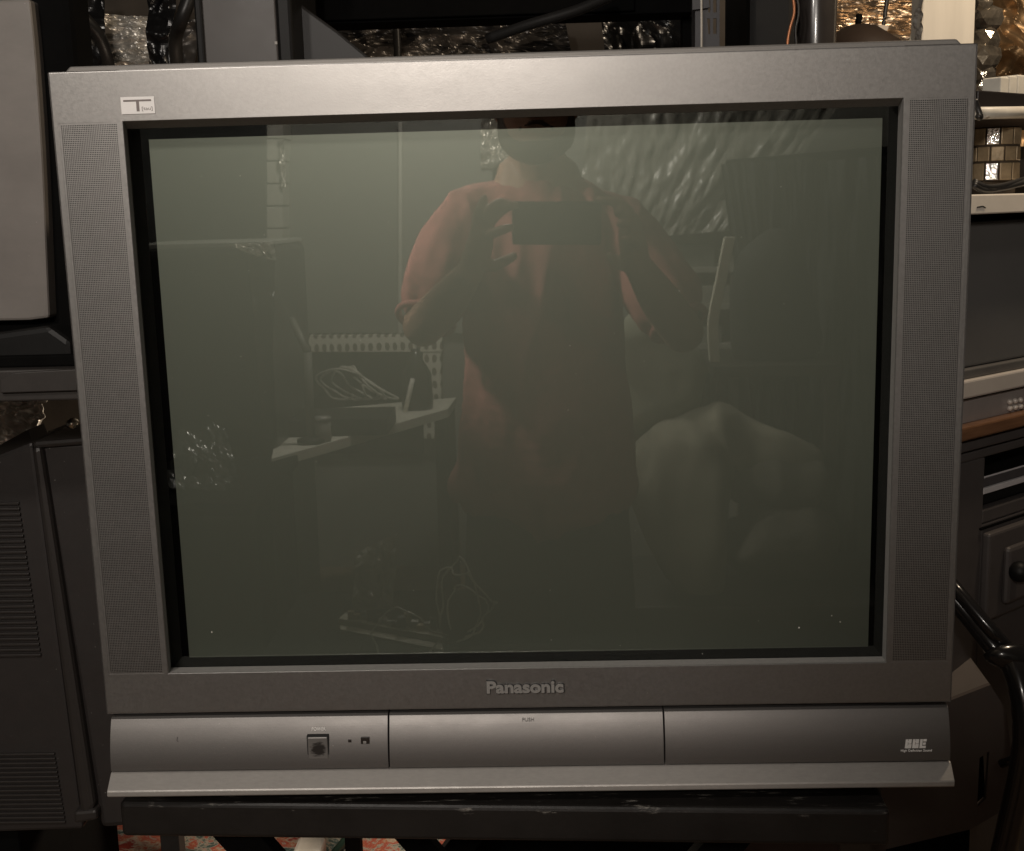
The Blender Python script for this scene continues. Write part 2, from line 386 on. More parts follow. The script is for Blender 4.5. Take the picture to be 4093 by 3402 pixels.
# badges and lettering
LET = pm('chrome_letters', (.30, .29, .275), rough=.45, metal=.2, var=.05)
LETB = pm('letter_side', (.03, .03, .03), rough=.5)
text('brand_badge_backing', 'Panasonic', LETB, tv, -.0370, .0362, -.2720, -.2580, -.0219, .0012, bold=.06)
text('brand_badge', 'Panasonic', LET, tv, -.0366, .0352, -.2710, -.2590, -.0228, .0016, bold=.034)
PLATE = pm('badge_white', (.88, .86, .84), rough=.4, var=.03)
PRINTG = pm('badge_grey', (.20, .17, .16), rough=.5, var=.03)
pl = box('tau_badge', (-.3362, -.3068, -.0228, -.0218, .2633, .2777), PLATE, tv, bev=.0003)
box('badge_bar', (-.3338, -.3096, -.0231, -.0226, .2738, .2753), PRINTG, pl, bev=0)
box('badge_stem', (-.3227, -.3202, -.0231, -.0226, .2655, .2738), PRINTG, pl, bev=0)
text('badge_text', '[tau]', PRINTG, pl, -.3181, -.3089, .2655, .2692, -.0226, .0004)
WPRINT = pm('print_white', (.85, .83, .80), rough=.5, var=.03)
DPRINT = pm('print_dark', (.13, .122, .115), rough=.5, var=.03)
text('power_text', 'POWER', WPRINT, p1, -.2026, -.1894, -.3044, -.3015, -.0004, .0008, ylay=py)
text('push_text', 'PUSH', DPRINT, p2, -.0042, .0068, -.2990, -.2960, -.0004, .0008, ylay=py)
def block_letter(x0, kind, w_=.0058):
    z0, z1 = -.3278, -.3196; h = z1-z0
    rects = {'B': [(0, .40, 0, 1), (.47, .96, .52, 1), (.47, 1.0, 0, .46), (.40, .47, 0, .30), (.40, .47, .70, .80)],
             'E': [(0, .40, 0, 1), (.47, 1.0, .74, 1), (.47, .92, .38, .62), (.47, 1.0, 0, .26), (.40, .47, 0, .24)]}[kind]
    vs, fs = [], []
    for a, b, c, d in rects:
        for (q, t) in ((a, c), (b, c), (b, d), (a, d)):
            z = z0+h*t; x = x0+w_*q+.0012*t; vs.append((x, py(z)-.0003, z))
        for (q, t) in ((a, c), (b, c), (b, d), (a, d)):
            z = z0+h*t; x = x0+w_*q+.0012*t; vs.append((x, py(z)+.0003, z))
        k = len(vs)-8; fs += [(k, k+1, k+2, k+3), (k+4, k+7, k+6, k+5)]+[(k+i, k+4+i, k+4+(i+1) % 4, k+(i+1) % 4) for i in range(4)]
    return mobj('badge_letter', vs, fs, WPRINT, p3)
for x_, k_ in ((.3500, 'B'), (.3567, 'B'), (.3634, 'E')): block_letter(x_, k_)
text('badge_caption', 'High Definition Sound', WPRINT, p3, .3462, .3748, -.3314, -.3288, -.0004, .0008, ylay=py, shear=.1)
FASM = handled(MATS['fascia_paint'], 9., .08); handled(LIPM, 14., .10)
box('button_recess', (-.2070, -.1864, -.0306, -.0250, -.3312, -.3076), GROOVE, p1, bev=.0004)
def worn_material():
    m = pm('worn_button', (.25, .24, .23), rough=.38, metal=.5, var=.04, scale=600)
    nt = m.node_tree; N = nt.nodes; L = nt.links; b = N['Principled BSDF']
    tc = N.new('ShaderNodeTexCoord'); sub = N.new('ShaderNodeVectorMath'); sub.operation = 'DISTANCE'
    n = N.new('ShaderNodeTexNoise'); n.inputs['Scale'].default_value = 420; n.inputs['Detail'].default_value = 4
    mp = N.new('ShaderNodeMapping'); mp.inputs['Scale'].default_value = (.5, 1, 1.6); L.new(tc.outputs['Object'], mp.inputs[0]); L.new(mp.outputs[0], n.inputs['Vector'])
    sub.inputs[1].default_value = (-.1962, -.0312, -.3205+Z0); L.new(tc.outputs['Object'], sub.inputs[0])
    ma = N.new('ShaderNodeMath'); ma.operation = 'MULTIPLY_ADD'; L.new(n.outputs[0], ma.inputs[0]); ma.inputs[1].default_value = .009; L.new(sub.outputs['Value'], ma.inputs[2])
    mr = N.new('ShaderNodeMapRange'); mr.inputs[1].default_value = .0095; mr.inputs[2].default_value = .0125; L.new(ma.outputs[0], mr.inputs[0])
    mx = N.new('ShaderNodeMix'); mx.data_type = 'RGBA'
    src = b.inputs['Base Color'].links[0].from_socket
    L.new(mr.outputs[0], mx.inputs[0]); mx.inputs[6].default_value = (.05, .045, .043, 1); L.new(src, mx.inputs[7])
    L.new(mx.outputs[2], b.inputs['Base Color']); return m
btn = box('power_button', (-.2060, -.1873, -.0318, -.0268, -.3302, -.3086), worn_material(), p1, bev=.0008)
btn['label'] = 'square power button with its paint worn through to black'
LENS = pm('sensor_window', (.02, .018, .018), rough=.15, var=.1, coat=.5)
box('indicator_lamp', (-.1682, -.1652, -.0294, -.0265, -.3152, -.3127), LENS, p1, bev=.0002)
box('remote_sensor', (-.1562, -.1480, -.0297, -.0262, -.3169, -.3105), LENS, p1, bev=.0003)
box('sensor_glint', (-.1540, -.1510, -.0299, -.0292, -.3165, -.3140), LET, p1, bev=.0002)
sc1 = [tuple(at(u, v, -.0278)) for u, v in ((363.5, 1511), (362.8, 1518.5), (366, 1520))]
tube('scratch', sc1, .00022, GROOVE, p1, n=2, seg=4)

# ================================================================== the stand under it
def scuffed_material():
    m = pm('scuffed_black', (.013, .0115, .0105), rough=.42, var=.25, scale=20, bump=.15, bscale=90)
    nt = m.node_tree; N = nt.nodes; L = nt.links; b = N['Principled BSDF']
    tc = N.new('ShaderNodeTexCoord'); mp = N.new('ShaderNodeMapping'); mp.inputs['Scale'].default_value = (1, 5, 5); L.new(tc.outputs['Object'], mp.inputs[0])
    n = N.new('ShaderNodeTexNoise'); n.inputs['Scale'].default_value = 26; n.inputs['Detail'].default_value = 9; n.inputs['Roughness'].default_value = .75
    L.new(mp.outputs[0], n.inputs['Vector'])
    gz = N.new('ShaderNodeSeparateXYZ'); L.new(tc.outputs['Object'], gz.inputs[0])
    ez = N.new('ShaderNodeMapRange'); L.new(gz.outputs[2], ez.inputs[0])          # scuffs gather along the rounded top edge
    ez.inputs[1].default_value = Z0-.386; ez.inputs[2].default_value = Z0-.377; ez.inputs[3].default_value = 0; ez.inputs[4].default_value = .11
    ad = N.new('ShaderNodeMath'); ad.operation = 'ADD'; L.new(n.outputs[0], ad.inputs[0]); L.new(ez.outputs[0], ad.inputs[1])
    mr = N.new('ShaderNodeMapRange'); mr.inputs[1].default_value = .69; mr.inputs[2].default_value = .82; L.new(ad.outputs[0], mr.inputs[0])
    mx = N.new('ShaderNodeMix'); mx.data_type = 'RGBA'; src = b.inputs['Base Color'].links[0].from_socket
    L.new(mr.outputs[0], mx.inputs[0]); L.new(src, mx.inputs[6]); mx.inputs[7].default_value = (.30, .28, .25, 1)
    L.new(mx.outputs[2], b.inputs['Base Color']); return m
SCUFF = scuffed_material()
st = thing('television_stand', 'scuffed black stand with crossed legs carrying the large silver television', 'stand', (0, .2, FL))
def stand_top():
    bm = boxbm(-.385, .336, 0, .46, -.4085, -.3725, bev=.0045, seg=3)
    bmesh.ops.rotate(bm, cent=(-.385, 0, -.39), matrix=Matrix.Rotation(math.radians(-2.6), 3, 'Z'), verts=bm.verts)
    bmesh.ops.translate(bm, vec=(-.006, -.030, 0), verts=bm.verts)
    return bobj('tabletop', bm, SCUFF, st)
stand_top()
def bar(name, a, b, wd, th, mat, parent):   # flat bar between two points in an x-z plane
    a, b = Vector(a), Vector(b); d = (b-a).normalized(); s = Vector((0, 1, 0)).cross(d).normalized()*wd/2
    return slab(name, [a-s, a+s, b+s, b-s], (0, th, 0), mat, parent, bev=.002)
def leg(u, v, y, sgn, wd):       # slanting leg through the point seen at u, v; ends at the top board and the floor
    p = at(u, v, y); z0, z1 = -.4088, FL+.004
    bar('crossed_leg', (p[0]-sgn*.76*(z0-p[2]), y, z0), (p[0]-sgn*.76*(z1-p[2]), y, z1), wd, .022, SATIN, st)
leg(487, 1719, .02, 1, .038)
leg(1500, 1719, .045, -1, .038)
leg(845, 1722, .34, 1, .035)
leg(957, 1722, .365, -1, .035)
for y in (.07, .39):
    box('foot_rail', (-.50, .36, y, y+.02, FL, FL+.03), SATIN, st)
    box('top_rail', (-.33, .29, y, y+.02, -.43, -.4088), SATIN, st)

# ================================================================== behind, left
# steel rack that carries the upper left television
RACKM = pm('rack_grey', (.045, .040, .037), rough=.5, metal=.3, var=.1, scale=60, bump=.03, bscale=500)
rk = thing('storage_rack', 'dark grey storage rack shelf under the black television at the left edge', 'rack', (-.72, .35, FL))
zt = at(100, 757, .10)[2]
xr = at(152, 780, .10)[0]+.03
box('shelf_board', (-1.15, xr, .10, .62, zt-.032, zt), RACKM, rk)
slab('shelf_lip', [at(0, 778, .094), at(30, 764, .094), at(157, 757, .094), at(157, 801, .094), at(0, 806, .094)], (0, .006, 0), RACKM, rk, bev=.001)
for x in (-1.14, xr-.05):
    for y in (.56,):
        box('post', (x, x+.035, y, y+.035, FL, zt-.032), SATIN, rk)
box('post', (-1.14, -1.105, .11, .145, FL, zt-.032), SATIN, rk)
# upper left television: dusty grey screen in a black cabinet
GREYSCR = pm('dusty_screen', (.19, .174, .16), rough=.5, metal=.0, var=.10, scale=7, bump=.02, bscale=200, rvar=.08, coat=.15)
t2 = thing('television', 'black television with a dusty pale grey screen at the upper left edge', 'television', (-.8, .35, zt))
yF = .145
pr = spline([at(60, -3, yF), at(72, 120, yF), at(86, 330, yF), at(96, 560, yF), at(100, 652, yF)], 5)
lx = -.98
outline = [(lx, yF, pr[0][2])]+[tuple(p) for p in pr]+[tuple(at(60, 657, yF)), (lx, yF, pr[-1][2])]
slab('screen', outline, (0, .03, 0), GREYSCR, t2, bev=.003)
TOPZ = .45
xq = at(150, 80, .165)[0]
loft('cabinet', [[(-1.06, .165, zt+.006), (xq, .165, zt+.006), (xq, .165, TOPZ), (-1.06, .165, TOPZ)], [(-1.06, .215, zt+.006), (xq, .215, zt+.006), (xq, .215, TOPZ), (-1.06, .215, TOPZ)],
                 [(-1.0, .50, zt+.02), (xq-.16, .50, zt+.02), (xq-.16, .50, TOPZ-.08), (-1.0, .50, TOPZ-.08)]], SATIN, t2, bev=.008)
bz = at(100, 662, .13)[2]
slab('lower_bezel', [at(-60, 690, .128), at(0, 682, .128), at(100, 668, .128), at(146, 700, .128), at(148, 744, .128), at(-60, 744, .128)], (0, .05, 0), BLACKP, t2, bev=.006)
box('base', (-1.0, xr-.01, .12, .46, zt, zt+.012), SATIN, t2)
# crumpled foil below the rack
tag(crumple('foil_sheet', [at(-40, 800, .58), at(110, 800, .54), at(60, 920, .50), at(-40, 960, .54)], FOIL, amp=.05, sc=14, seed=3, back=(0, .002, 0)),
    'crumpled silver foil sheet between the rack and the low television at left', 'foil')
# lower left television, seen from its vented back
SHELL = pm('brown_shell', (.026, .022, .0205), rough=.55, var=.08, scale=60, bump=.08, bscale=900)
handled(SHELL, 8., .2)
handled(GREYSCR, 5., .14)
SHELL2 = pm('brown_rib', (.030, .026, .024), rough=.42, var=.06, scale=60, bump=.05, bscale=900)
t3 = thing('television', 'dark brown television with vent slots in its back, at the lower left', 'television', (-.72, .4, -.60))
y3 = .26
A = [at(76, 905, y3), at(230, 900, y3), at(330, 1692, y3), at(205, 1700, y3)]
slab('front_half', A, (0, .16, 0), SHELL, t3, bev=.008)
slab('corner_rib', [at(63, 918, y3-.012), at(82, 915, y3-.012), at(194, 1655, y3-.012), at(167, 1690, y3-.012)], (0, .03, 0), SHELL2, t3, bev=.006)
slab('top_rim', [at(66, 905, y3-.008), at(226, 893, y3-.008), at(228, 908, y3-.008), at(66, 921, y3-.008)], (.0, .16, .0), SHELL2, t3, bev=.004)
slab('rear_shell', [at(-140, 985, y3+.02), at(66, 905, y3+.02), at(170, 1700, y3+.02), at(-140, 1712, y3+.02)], (0, .2, 0), SHELL, t3, bev=.004)
slab('upper_slope', [at(-140, 990, y3+.018), at(58, 880, y3+.10), at(70, 915, y3+.018)], (0, .05, 0), SHELL2, t3, bev=.003)
def slats(v0, v1, n, ua, ub):
    for k in range(n):
        t = k/(n-1); v = v0+(v1-v0)*t; ur = ua+(ub-ua)*t
        h = (v1-v0)/n*.52
        pts = [at(-70, v+2, y3+.0205), at(ur, v, y3+.0205), at(ur, v+h, y3+.0205), at(-70, v+h+2, y3+.0205)]
        slab('vent_slat', pts, (0, -.0045, 0), SHELL2, t3, bev=.0008)
slats(1028, 1338, 29, 41, 86)
slats(1541, 1680, 16, 114, 136)
slab('foot', [at(150, 1664, y3-.014), at(197, 1660, y3-.014), at(199, 1682, y3-.014), at(150, 1690, y3-.014)], (0, .04, 0), SHELL2, t3, bev=.004)
zb = at(100, 1700, y3+.02)[2]
zl = zb-.004
tag(box('low_cabinet', (-1.2, at(40, 1735, .30)[0], .30, .62, FL, zl), SATIN, bev=.004), 'black low cabinet under the vented brown television', 'cabinet')
SCREW = pm('screw_steel', (.6, .57, .5), rough=.25, metal=1)
pS = at(150, 868, y3-.002); lathe('screw', [(.001, .008), (.006, .006), (.007, 0), (.005, -.01)], pS, SCREW, t3, seg=10, axis='Y')

# ================================================================== behind, centre top
YW = 1.60
tag(crumple('foil_sheet', [at(198, 30, YW-.10), at(308, 32, YW-.10), at(312, 160, YW-.10), at(215, 160, YW-.10)], FOIL, nu=40, nv=60, amp=.055, sc=7, seed=11, back=(0, .002, 0), aniso=(1, 2.6)),
    'wrinkled silver foil sheet above the left end of the big television', 'foil')
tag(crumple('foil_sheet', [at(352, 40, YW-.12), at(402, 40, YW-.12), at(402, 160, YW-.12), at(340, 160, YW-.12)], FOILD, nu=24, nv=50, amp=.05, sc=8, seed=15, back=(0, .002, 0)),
    'narrow dark foil scrap just left of the grey monitor back', 'foil')
CABM = pm('cable_black', (.02, .019, .018), rough=.4, var=.1)
tag(tube('cable', [at(110, -14, 1.2), at(145, 12, 1.2), at(180, 45, 1.22), at(205, 78, 1.25), at(222, 130, 1.3), at(224, 190, 1.42)], .012, CABM), 'thick black cable curving down past the wrinkled foil', 'cable')
tag(tube('cable', [at(392, -14, 1.2), at(372, 40, 1.2), at(360, 80, 1.25), at(362, 130, 1.3), at(366, 190, 1.4)], .013, CABM), 'thick black cable hanging beside the grey monitor back', 'cable')
BAG = pm('bin_bag', (.007, .007, .0075), rough=.25, var=.2, bump=.3, bscale=40)
tag(crumple('plastic_sheet', [at(60, -30, 1.42), at(214, -30, 1.42), at(214, 170, 1.42), at(110, 170, 1.42)], BAG, amp=.05, sc=5, seed=21, back=(0, .002, 0)),
    'black plastic sheet hanging behind the upper left television', 'plastic sheet')
tag(crumple('plastic_sheet', [at(300, -30, 1.46), at(362, -30, 1.46), at(355, 170, 1.46), at(310, 170, 1.46)], BAG, amp=.05, sc=6, seed=24, back=(0, .002, 0)),
    'black plastic strip hanging between two pieces of foil', 'plastic sheet')
# back shelf unit hidden behind the big television: its boards carry the things seen above it
SHELFM = pm('rear_shelf', (.03, .027, .024), rough=.6, var=.2)
su = thing('shelf_unit', 'dark shelf unit hidden behind the big television, carrying grey monitor back', 'shelf', (0, .9, FL))
ZS = .26
box('shelf_board', (-.62, .50, .64, 1.14, ZS-.03, ZS), SHELFM, su)
for x in (-.60, .46):
    for y in (.66, 1.10): box('post', (x, x+.03, y-.015, y+.015, FL, ZS-.03), SHELFM, su)
# grey monitor back / column
GRYP = pm('taupe_plastic', (.078, .070, .065), rough=.42, var=.06, scale=14, bump=.03, bscale=700, rvar=.06)
mon = thing('speaker_column', 'tall taupe speaker cabinet with black edges rising behind the big television', 'speaker', (-.38, .8, ZS))
xa, xb = at(419, 100, .70)[0], at(570, 100, .70)[0]
box('side_panel', (xa, xb, .70, .712, ZS, .66), GRYP, mon, bev=.0025)
box('edge_trim', (xa-.010, xa+.001, .695, .90, ZS, .66), BLACKP, mon, bev=.003)
box('edge_trim', (xb-.001, xb+.022, .700, .90, ZS, .66), BLACKP, mon, bev=.005)
box('cabinet', (xa-.006, xb+.016, .713, .94, ZS, .655), SATIN, mon, bev=.004)
box('chip', (xb-.004, xb-.0005, .6985, .70, .416, .42), pm('bare_plastic', (.5, .48, .45), rough=.6), mon, bev=0)
tri = [at(592, -10, .78), at(640, 26, .78), at(690, 62, .78), at(775, 132, .78), at(780, 165, .78), at(592, 165, .78)]
tri = [(p[0], p[1], max(p[2], ZS)) for p in tri]
tag(slab('sloped_case', tri, (0, .18, 0), pm('dark_case', (.011, .0102, .010), rough=.5, var=.1, bump=.05, bscale=500), bev=.004), 'dark grey sloped plastic case right of the taupe speaker cabinet', 'case')
# black set standing on the top tier, its underside darkens the middle
up = thing('shelf_unit', 'black upper shelf along the top edge above the dark foil', 'shelf', (.1, 1.2, FL))
zu = at(900, 42, 1.0)[2]
box('shelf_board', (at(585, 20, 1.0)[0], at(1422, 20, 1.0)[0], 1.0, 1.08, zu, zu+.03), SATIN, up)
box('shelf_apron', (at(585, 20, 1.0)[0], at(1300, 20, 1.0)[0], .99, 1.0, zu+.004, zu+.12), SATIN, up)
for x in (at(600, 20, 1.0)[0], at(1405, 20, 1.0)[0]): box('post', (x, x+.03, 1.045, 1.075, FL, zu), SATIN, up)
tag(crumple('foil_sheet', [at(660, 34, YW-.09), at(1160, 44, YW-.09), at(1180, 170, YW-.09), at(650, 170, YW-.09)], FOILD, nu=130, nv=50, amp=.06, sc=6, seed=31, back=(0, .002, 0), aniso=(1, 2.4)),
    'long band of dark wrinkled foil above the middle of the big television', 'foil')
tag(tube('cable', [at(812, -10, 1.45), at(813, 60, 1.45), at(815, 110, 1.45), at(814, 190, 1.45)], .008, CABM), 'thin black upright cable in front of the dark foil band', 'cable')
tag(tube('cable', [at(1260, -12, .9), at(1180, 22, .93), at(1080, 52, .96), at(1000, 80, .99)], .009, CABM), 'black cable slanting under the upper shelf', 'cable')
tag(crumple('plastic_sheet', [at(1225, -20, 1.35), at(1440, -20, 1.35), at(1440, 160, 1.35), at(1245, 160, 1.35)], BAG, amp=.06, sc=5, seed=41, back=(0, .002, 0)),
    'black plastic sheet hanging left of the slotted steel post', 'plastic sheet')
# slotted steel upright with a white cord
UPM = pm('slotted_steel', (.048, .047, .052), rough=.45, metal=.2, var=.1, bump=.04, bscale=300)
ur = thing('slotted_post', 'black slotted steel shelf post above the right half of the big television', 'post', (.25, .62, FL))
yu = .62
x0, x1 = at(1431, 60, yu)[0], at(1475, 60, yu)[0]
def slotted():
    zs = []
    z = .30
    bm = bmesh.new(); W = x1-x0; sx = [(x0+W*.42, x0+W*.56), (x0+W*.70, x0+W*.86)]
    cuts = sorted(set([x0]+[c for p in sx for c in p]+[x1]))
    zc = [FL]; slots = []
    for v0, v1 in ((-12, 26), (38, 70), (112, 146)):
        slots.append((at(1450, v1, yu)[2], at(1450, v0, yu)[2]))
    slots.sort()
    for a, b in slots: zc += [a, b]
    zc.append(.52)
    g = {(i, j): bm.verts.new((x, yu, z)) for i, x in enumerate(cuts) for j, z in enumerate(zc)}
    for i in range(len(cuts)-1):
        for j in range(len(zc)-1):
            if i in (1, 3) and j % 2 == 1: continue
            bm.faces.new((g[i, j], g[i+1, j], g[i+1, j+1], g[i, j+1]))
    for (i, j), v in g.items():        # keyhole taper
        if j % 2 == 1 and 0 < j < len(zc)-1 and i == 1: v.co.x += W*.06
    ex = bmesh.ops.extrude_face_region(bm, geom=list(bm.faces))
    bmesh.ops.translate(bm, vec=(0, .003, 0), verts=[e for e in ex['geom'] if isinstance(e, bmesh.types.BMVert)])
    return bobj('post_face', bm, UPM, ur)
slotted()
box('post_flange', (x0-.004, x0, yu, yu+.04, FL, .52), UPM, ur, bev=0)
slab('bracket', [at(1419, -10, yu-.006), at(1453, -10, yu-.006), at(1455, 16, yu-.006), at(1419, 21, yu-.006)], (0, .004, 0), UPM, ur, bev=.0005)
tag(tube('cord', [at(1437, -12, yu-.012), at(1437.5, 40, yu-.012), at(1437.5, 100, yu-.012), at(1437, 170, yu-.012)], .0014, pm('cord_white', (.55, .52, .47), rough=.6)), 'thin white cord running down the slotted post', 'cord')
# dark glossy vases / cylinders to the right
DKG = pm('smoked_plastic', (.03, .026, .024), rough=.25, var=.15, coat=.3)
cyl = thing('black_canister', 'tall dark glossy canister behind the upper right of the big television', 'canister', (.44, .8, ZS))
cx = (at(1640, 60, .80)[0]+at(1722, 60, .80)[0])/2; rc = (at(1722, 60, .80)[0]-at(1640, 60, .80)[0])/2
zc2 = ZS
lathe('body', [(rc*.9, zc2), (rc*.98, zc2+.01), (rc*1.02, .40), (rc*1.12, .62), (rc*1.05, .625), (rc*.95, .60)], (cx, .80+rc, 0), DKG, cyl, seg=32)
lathe('rib', [(rc*1.0, .30), (rc*1.06, .303), (rc*1.06, .312), (rc*1.01, .315)], (cx, .80+rc, 0), DKG, cyl, seg=32)
tag(box('speaker_box', (at(1533, 60, .78)[0], at(1636, 60, .78)[0]-.002, .78, 1.02, ZS, .64), BLACKP, bev=.012), 'black box between the slotted post and the glossy canister', 'box')
tag(tube('wire', [at(1625, -10, .765), at(1628, 25, .765), at(1619, 60, .765), at(1614, 95, .765), at(1617, 150, .765)], .0022, pm('copper_wire', (.55, .22, .10), rough=.4, metal=.4)), 'thin orange copper wire hanging in front of the black box', 'wire')
tag(tube('wire', [at(1633, -10, .762), at(1637, 25, .762), at(1631, 60, .762), at(1632, 95, .762), at(1630, 150, .762)], .0018, CABM), 'thin black wire hanging beside the orange wire', 'wire')

# ================================================================== behind, right
tag(crumple('foil_sheet', [at(1700, -25, YW-.12), at(1910, -25, YW-.12), at(1910, 190, YW-.12), at(1700, 190, YW-.12)],
    pm('tan_foil', (.46, .36, .26), rough=.28, metal=.9, var=.35, scale=14, bump=.5, bscale=70, stretch=(1, 1, 5), rvar=.1), nu=70, nv=70, amp=.035, sc=7, seed=51, back=(0, .002, 0), aniso=(.6, 3)),
    'tan wrinkled foil sheet left of the pale wooden post', 'foil')
lathe_c = at(1762, 100, 1.28)
dd = thing('dark_dome', 'dark rounded lamp dome low in front of the tan foil', 'dome', (lathe_c[0], 1.28, FL))
lathe('dome', [(.004, .085), (.03, .08), (.075, .05), (.095, 0), (.085, -.05), (.03, -.06)], (lathe_c[0], 1.28, lathe_c[2]-.04), pm('dark_brown', (.035, .024, .018), rough=.45), dd, seg=24)
tube('dome_stem', [(lathe_c[0], 1.28, lathe_c[2]-.09), (lathe_c[0], 1.28, FL)], .012, SATIN, dd, curve=False)
lathe('dome_foot', [(.12, FL), (.12, FL+.015), (.02, FL+.02)], (lathe_c[0], 1.28, 0), SATIN, dd)
tube('dome_clip', [(lathe_c[0]-.004, 1.28, lathe_c[2]+.04), (lathe_c[0]-.002, 1.28, lathe_c[2]+.062)], .006, SATIN, dd, curve=False)
tg = thing('hanging_tag', 'folded striped paper tag hanging on a dark wire before the tan foil', 'tag', at(1808, 90, 1.40))
tube('wire', [at(1820, -14, 1.40), at(1814, 30, 1.40), at(1810, 60, 1.40), at(1805, 140, 1.42), at(1800, 190, 1.47)], .004, CABM, tg)
for k in range(5):
    v = 50+k*14
    slab('tag_fold', [at(1802+k*.4, v, 1.392), at(1822-k*.6, v+3, 1.392), at(1819-k*.6, v+(11 if k % 2 else 13), 1.386), at(1797+k*.4, v+(9 if k % 2 else 12), 1.386)], (0, .004, 0), pm('tag_paper', (.55, .49, .42), rough=.7) if k % 2 == 0 else pm('tag_band', (.16, .12, .1), rough=.7), tg, bev=0)
pa, pb = at(1866, 118, 1.22), at(1880, 72, 1.22)
d_ = (pb-pa)/np.linalg.norm(pb-pa)
tag(tube('candle', [pa-d_*.30, pa, pb], .0115, pm('candle_white', (.72, .68, .6), rough=.5), curve=False), 'slanted white rod leaning by the pale wooden post', 'rod')
# pale wooden post
xp0, xp1 = at(1890, 40, .92)[0], at(1999, 40, .92)[0]
tag(box('wooden_post', (xp0, xp1, .92, .98, FL, 1.3), WHITEP, bev=.003), 'pale cream painted wooden post at the upper right', 'post')
slab_p = tag(crumple('foil_tape', [at(1880, -20, .95), at(1894, -20, .917), at(1890, 130, .917), at(1872, 130, .96)], FOIL, nu=8, nv=60, amp=.012, sc=25, seed=61, back=(0, .002, 0)), 'shiny wrinkled foil edge along the left of the pale post', 'foil')
# brown foil / bags at the right edge
tag(crumple('foil_sheet', [at(1985, -30, 1.52), at(2150, -30, 1.48), at(2150, 300, 1.48), at(1985, 300, 1.52)], GOLDF, nu=70, nv=110, amp=.09, sc=5.5, seed=71, back=(0, .002, 0)),
    'golden brown wrinkled foil in the upper right corner', 'foil')
CRY = pm('smoked_glass', (.22, .19, .15), rough=.1, metal=.7, var=.5, scale=60, bump=.3, bscale=120)
bch = thing('bead_chain', 'hanging string of shiny smoked glass beads at the right edge of the big television', 'beads', at(2015, 60, .98))
for k, (u, v, r) in enumerate([(2014, 8, .018), (2024, 40, .024), (2018, 84, .026), (2014, 118, .03), (2016, 150, .022), (2012, 178, .018), (2014, 200, .014)]):
    c = at(u, v, 1.05)
    bm = bmesh.new(); bmesh.ops.create_icosphere(bm, subdivisions=2, radius=r)
    for q in bm.verts: q.co *= 1+.25*noise.noise(q.co*90+Vector((k, 0, 0)))
    bmesh.ops.translate(bm, vec=tuple(c), verts=bm.verts)
    bobj('bead', bm, CRY, bch)
tube('bead_string', [at(2014, -30, 1.05), at(2018, 80, 1.05), at(2014, 205, 1.05)], .003, CABM, bch)
# corner furniture, turned away to the right
TH = math.radians(50); dv = np.array([math.sin(TH), math.cos(TH), 0]); nv_ = np.array([math.cos(TH), -math.sin(TH), 0])
O1 = at(1990, 760, .62)
def fp(u, v, off=0.): return onpl(u, v, O1+nv_*off, nv_)
def face(name, uv, th, mat, parent, off=0., bev=.002): return slab(name, [fp(u, v, off) for u, v in uv], -nv_*th, mat, parent, bev)
def board(name, v_t, v_b, mat, parent, a=-.28, b=.5, off=0., depth=.3, bev=.003):
    # level board along the furniture face: heights read at u = 2040
    zt_, zb_ = fp(2040, v_t, off)[2], fp(2040, v_b, off)[2]; base = O1+nv_*off
    p = [base+dv*a, base+dv*b, base+dv*b-nv_*depth, base+dv*a-nv_*depth]
    return loft(name, [[(q[0], q[1], zb_) for q in p], [(q[0], q[1], zt_) for q in p]], mat, parent, bev=bev)
GREYC = pm('grey_cabinet', (.075, .066, .063), rough=.5, var=.08, bump=.05, bscale=200)
WOOD = pm('brown_wood', (.12, .055, .025), rough=.4, col2=(.20, .10, .05), scale=14, stretch=(1, 1, 14), bump=.06, bscale=80, coat=.2)
cb = thing('media_cabinet', 'dark grey cabinet with wooden top and drawer at the right edge', 'cabinet', (O1[0]+.2, O1[1]+.1, FL))
zw = fp(2040, 862)[2]
board('wooden_top', 862, 890, WOOD, cb, off=.02, depth=.42)
board('top_moulding', 891, 912, GREYC, cb, off=.008, depth=.40)
board('body', 913, 932, GREYC, cb, off=0., depth=.38)
zbt = fp(2040, 932)[2]
def block(name, a, b, z0, z1, mat, parent, off=0., depth=.36, bev=.002):
    base = O1+nv_*off; p = [base+dv*a, base+dv*b, base+dv*b-nv_*depth, base+dv*a-nv_*depth]
    return loft(name, [[(q[0], q[1], z0) for q in p], [(q[0], q[1], z1) for q in p]], mat, parent, bev=bev)
def fa(u, v, off=0.): return float(np.dot(fp(u, v, off)-O1, dv))
a_s = fa(2018, 980); z1_ = fp(2018, 942)[2]; z2_ = fp(2018, 1046)[2]
block('side_stile', -.28, a_s, FL, zbt, GREYC, cb)
block('slot_floor', a_s, .5, z2_-.02, z2_, GREYC, cb)
block('lower_carcass', a_s, .5, FL, z2_-.021, GREYC, cb)
block('slot_back', a_s, .5, z2_, zbt, SATIN, cb, off=-.30, depth=.06)
block('drawer', fa(2008, 1180), .5, fp(2012, 1268)[2], fp(2012, 1092)[2], GREYC, cb, off=.014, depth=.014, bev=.004)
block('drawer_panel', fa(2034, 1180), .5, fp(2034, 1232)[2], fp(2034, 1118)[2], GREYC, cb, off=.026, depth=.012, bev=.006)
block('drawer_shadow_gap', fa(2003, 1180), .5, fp(2012, 1085)[2], fp(2012, 1081)[2], SATIN, cb, off=.003, depth=.01, bev=0)
kb = fp(2090, 1172, .036); bm = bmesh.new(); bmesh.ops.create_uvsphere(bm, u_segments=16, v_segments=10, radius=.016)
bmesh.ops.translate(bm, vec=tuple(kb), verts=bm.verts); bobj('knob', bm, BLACKP, cb, smooth=True)
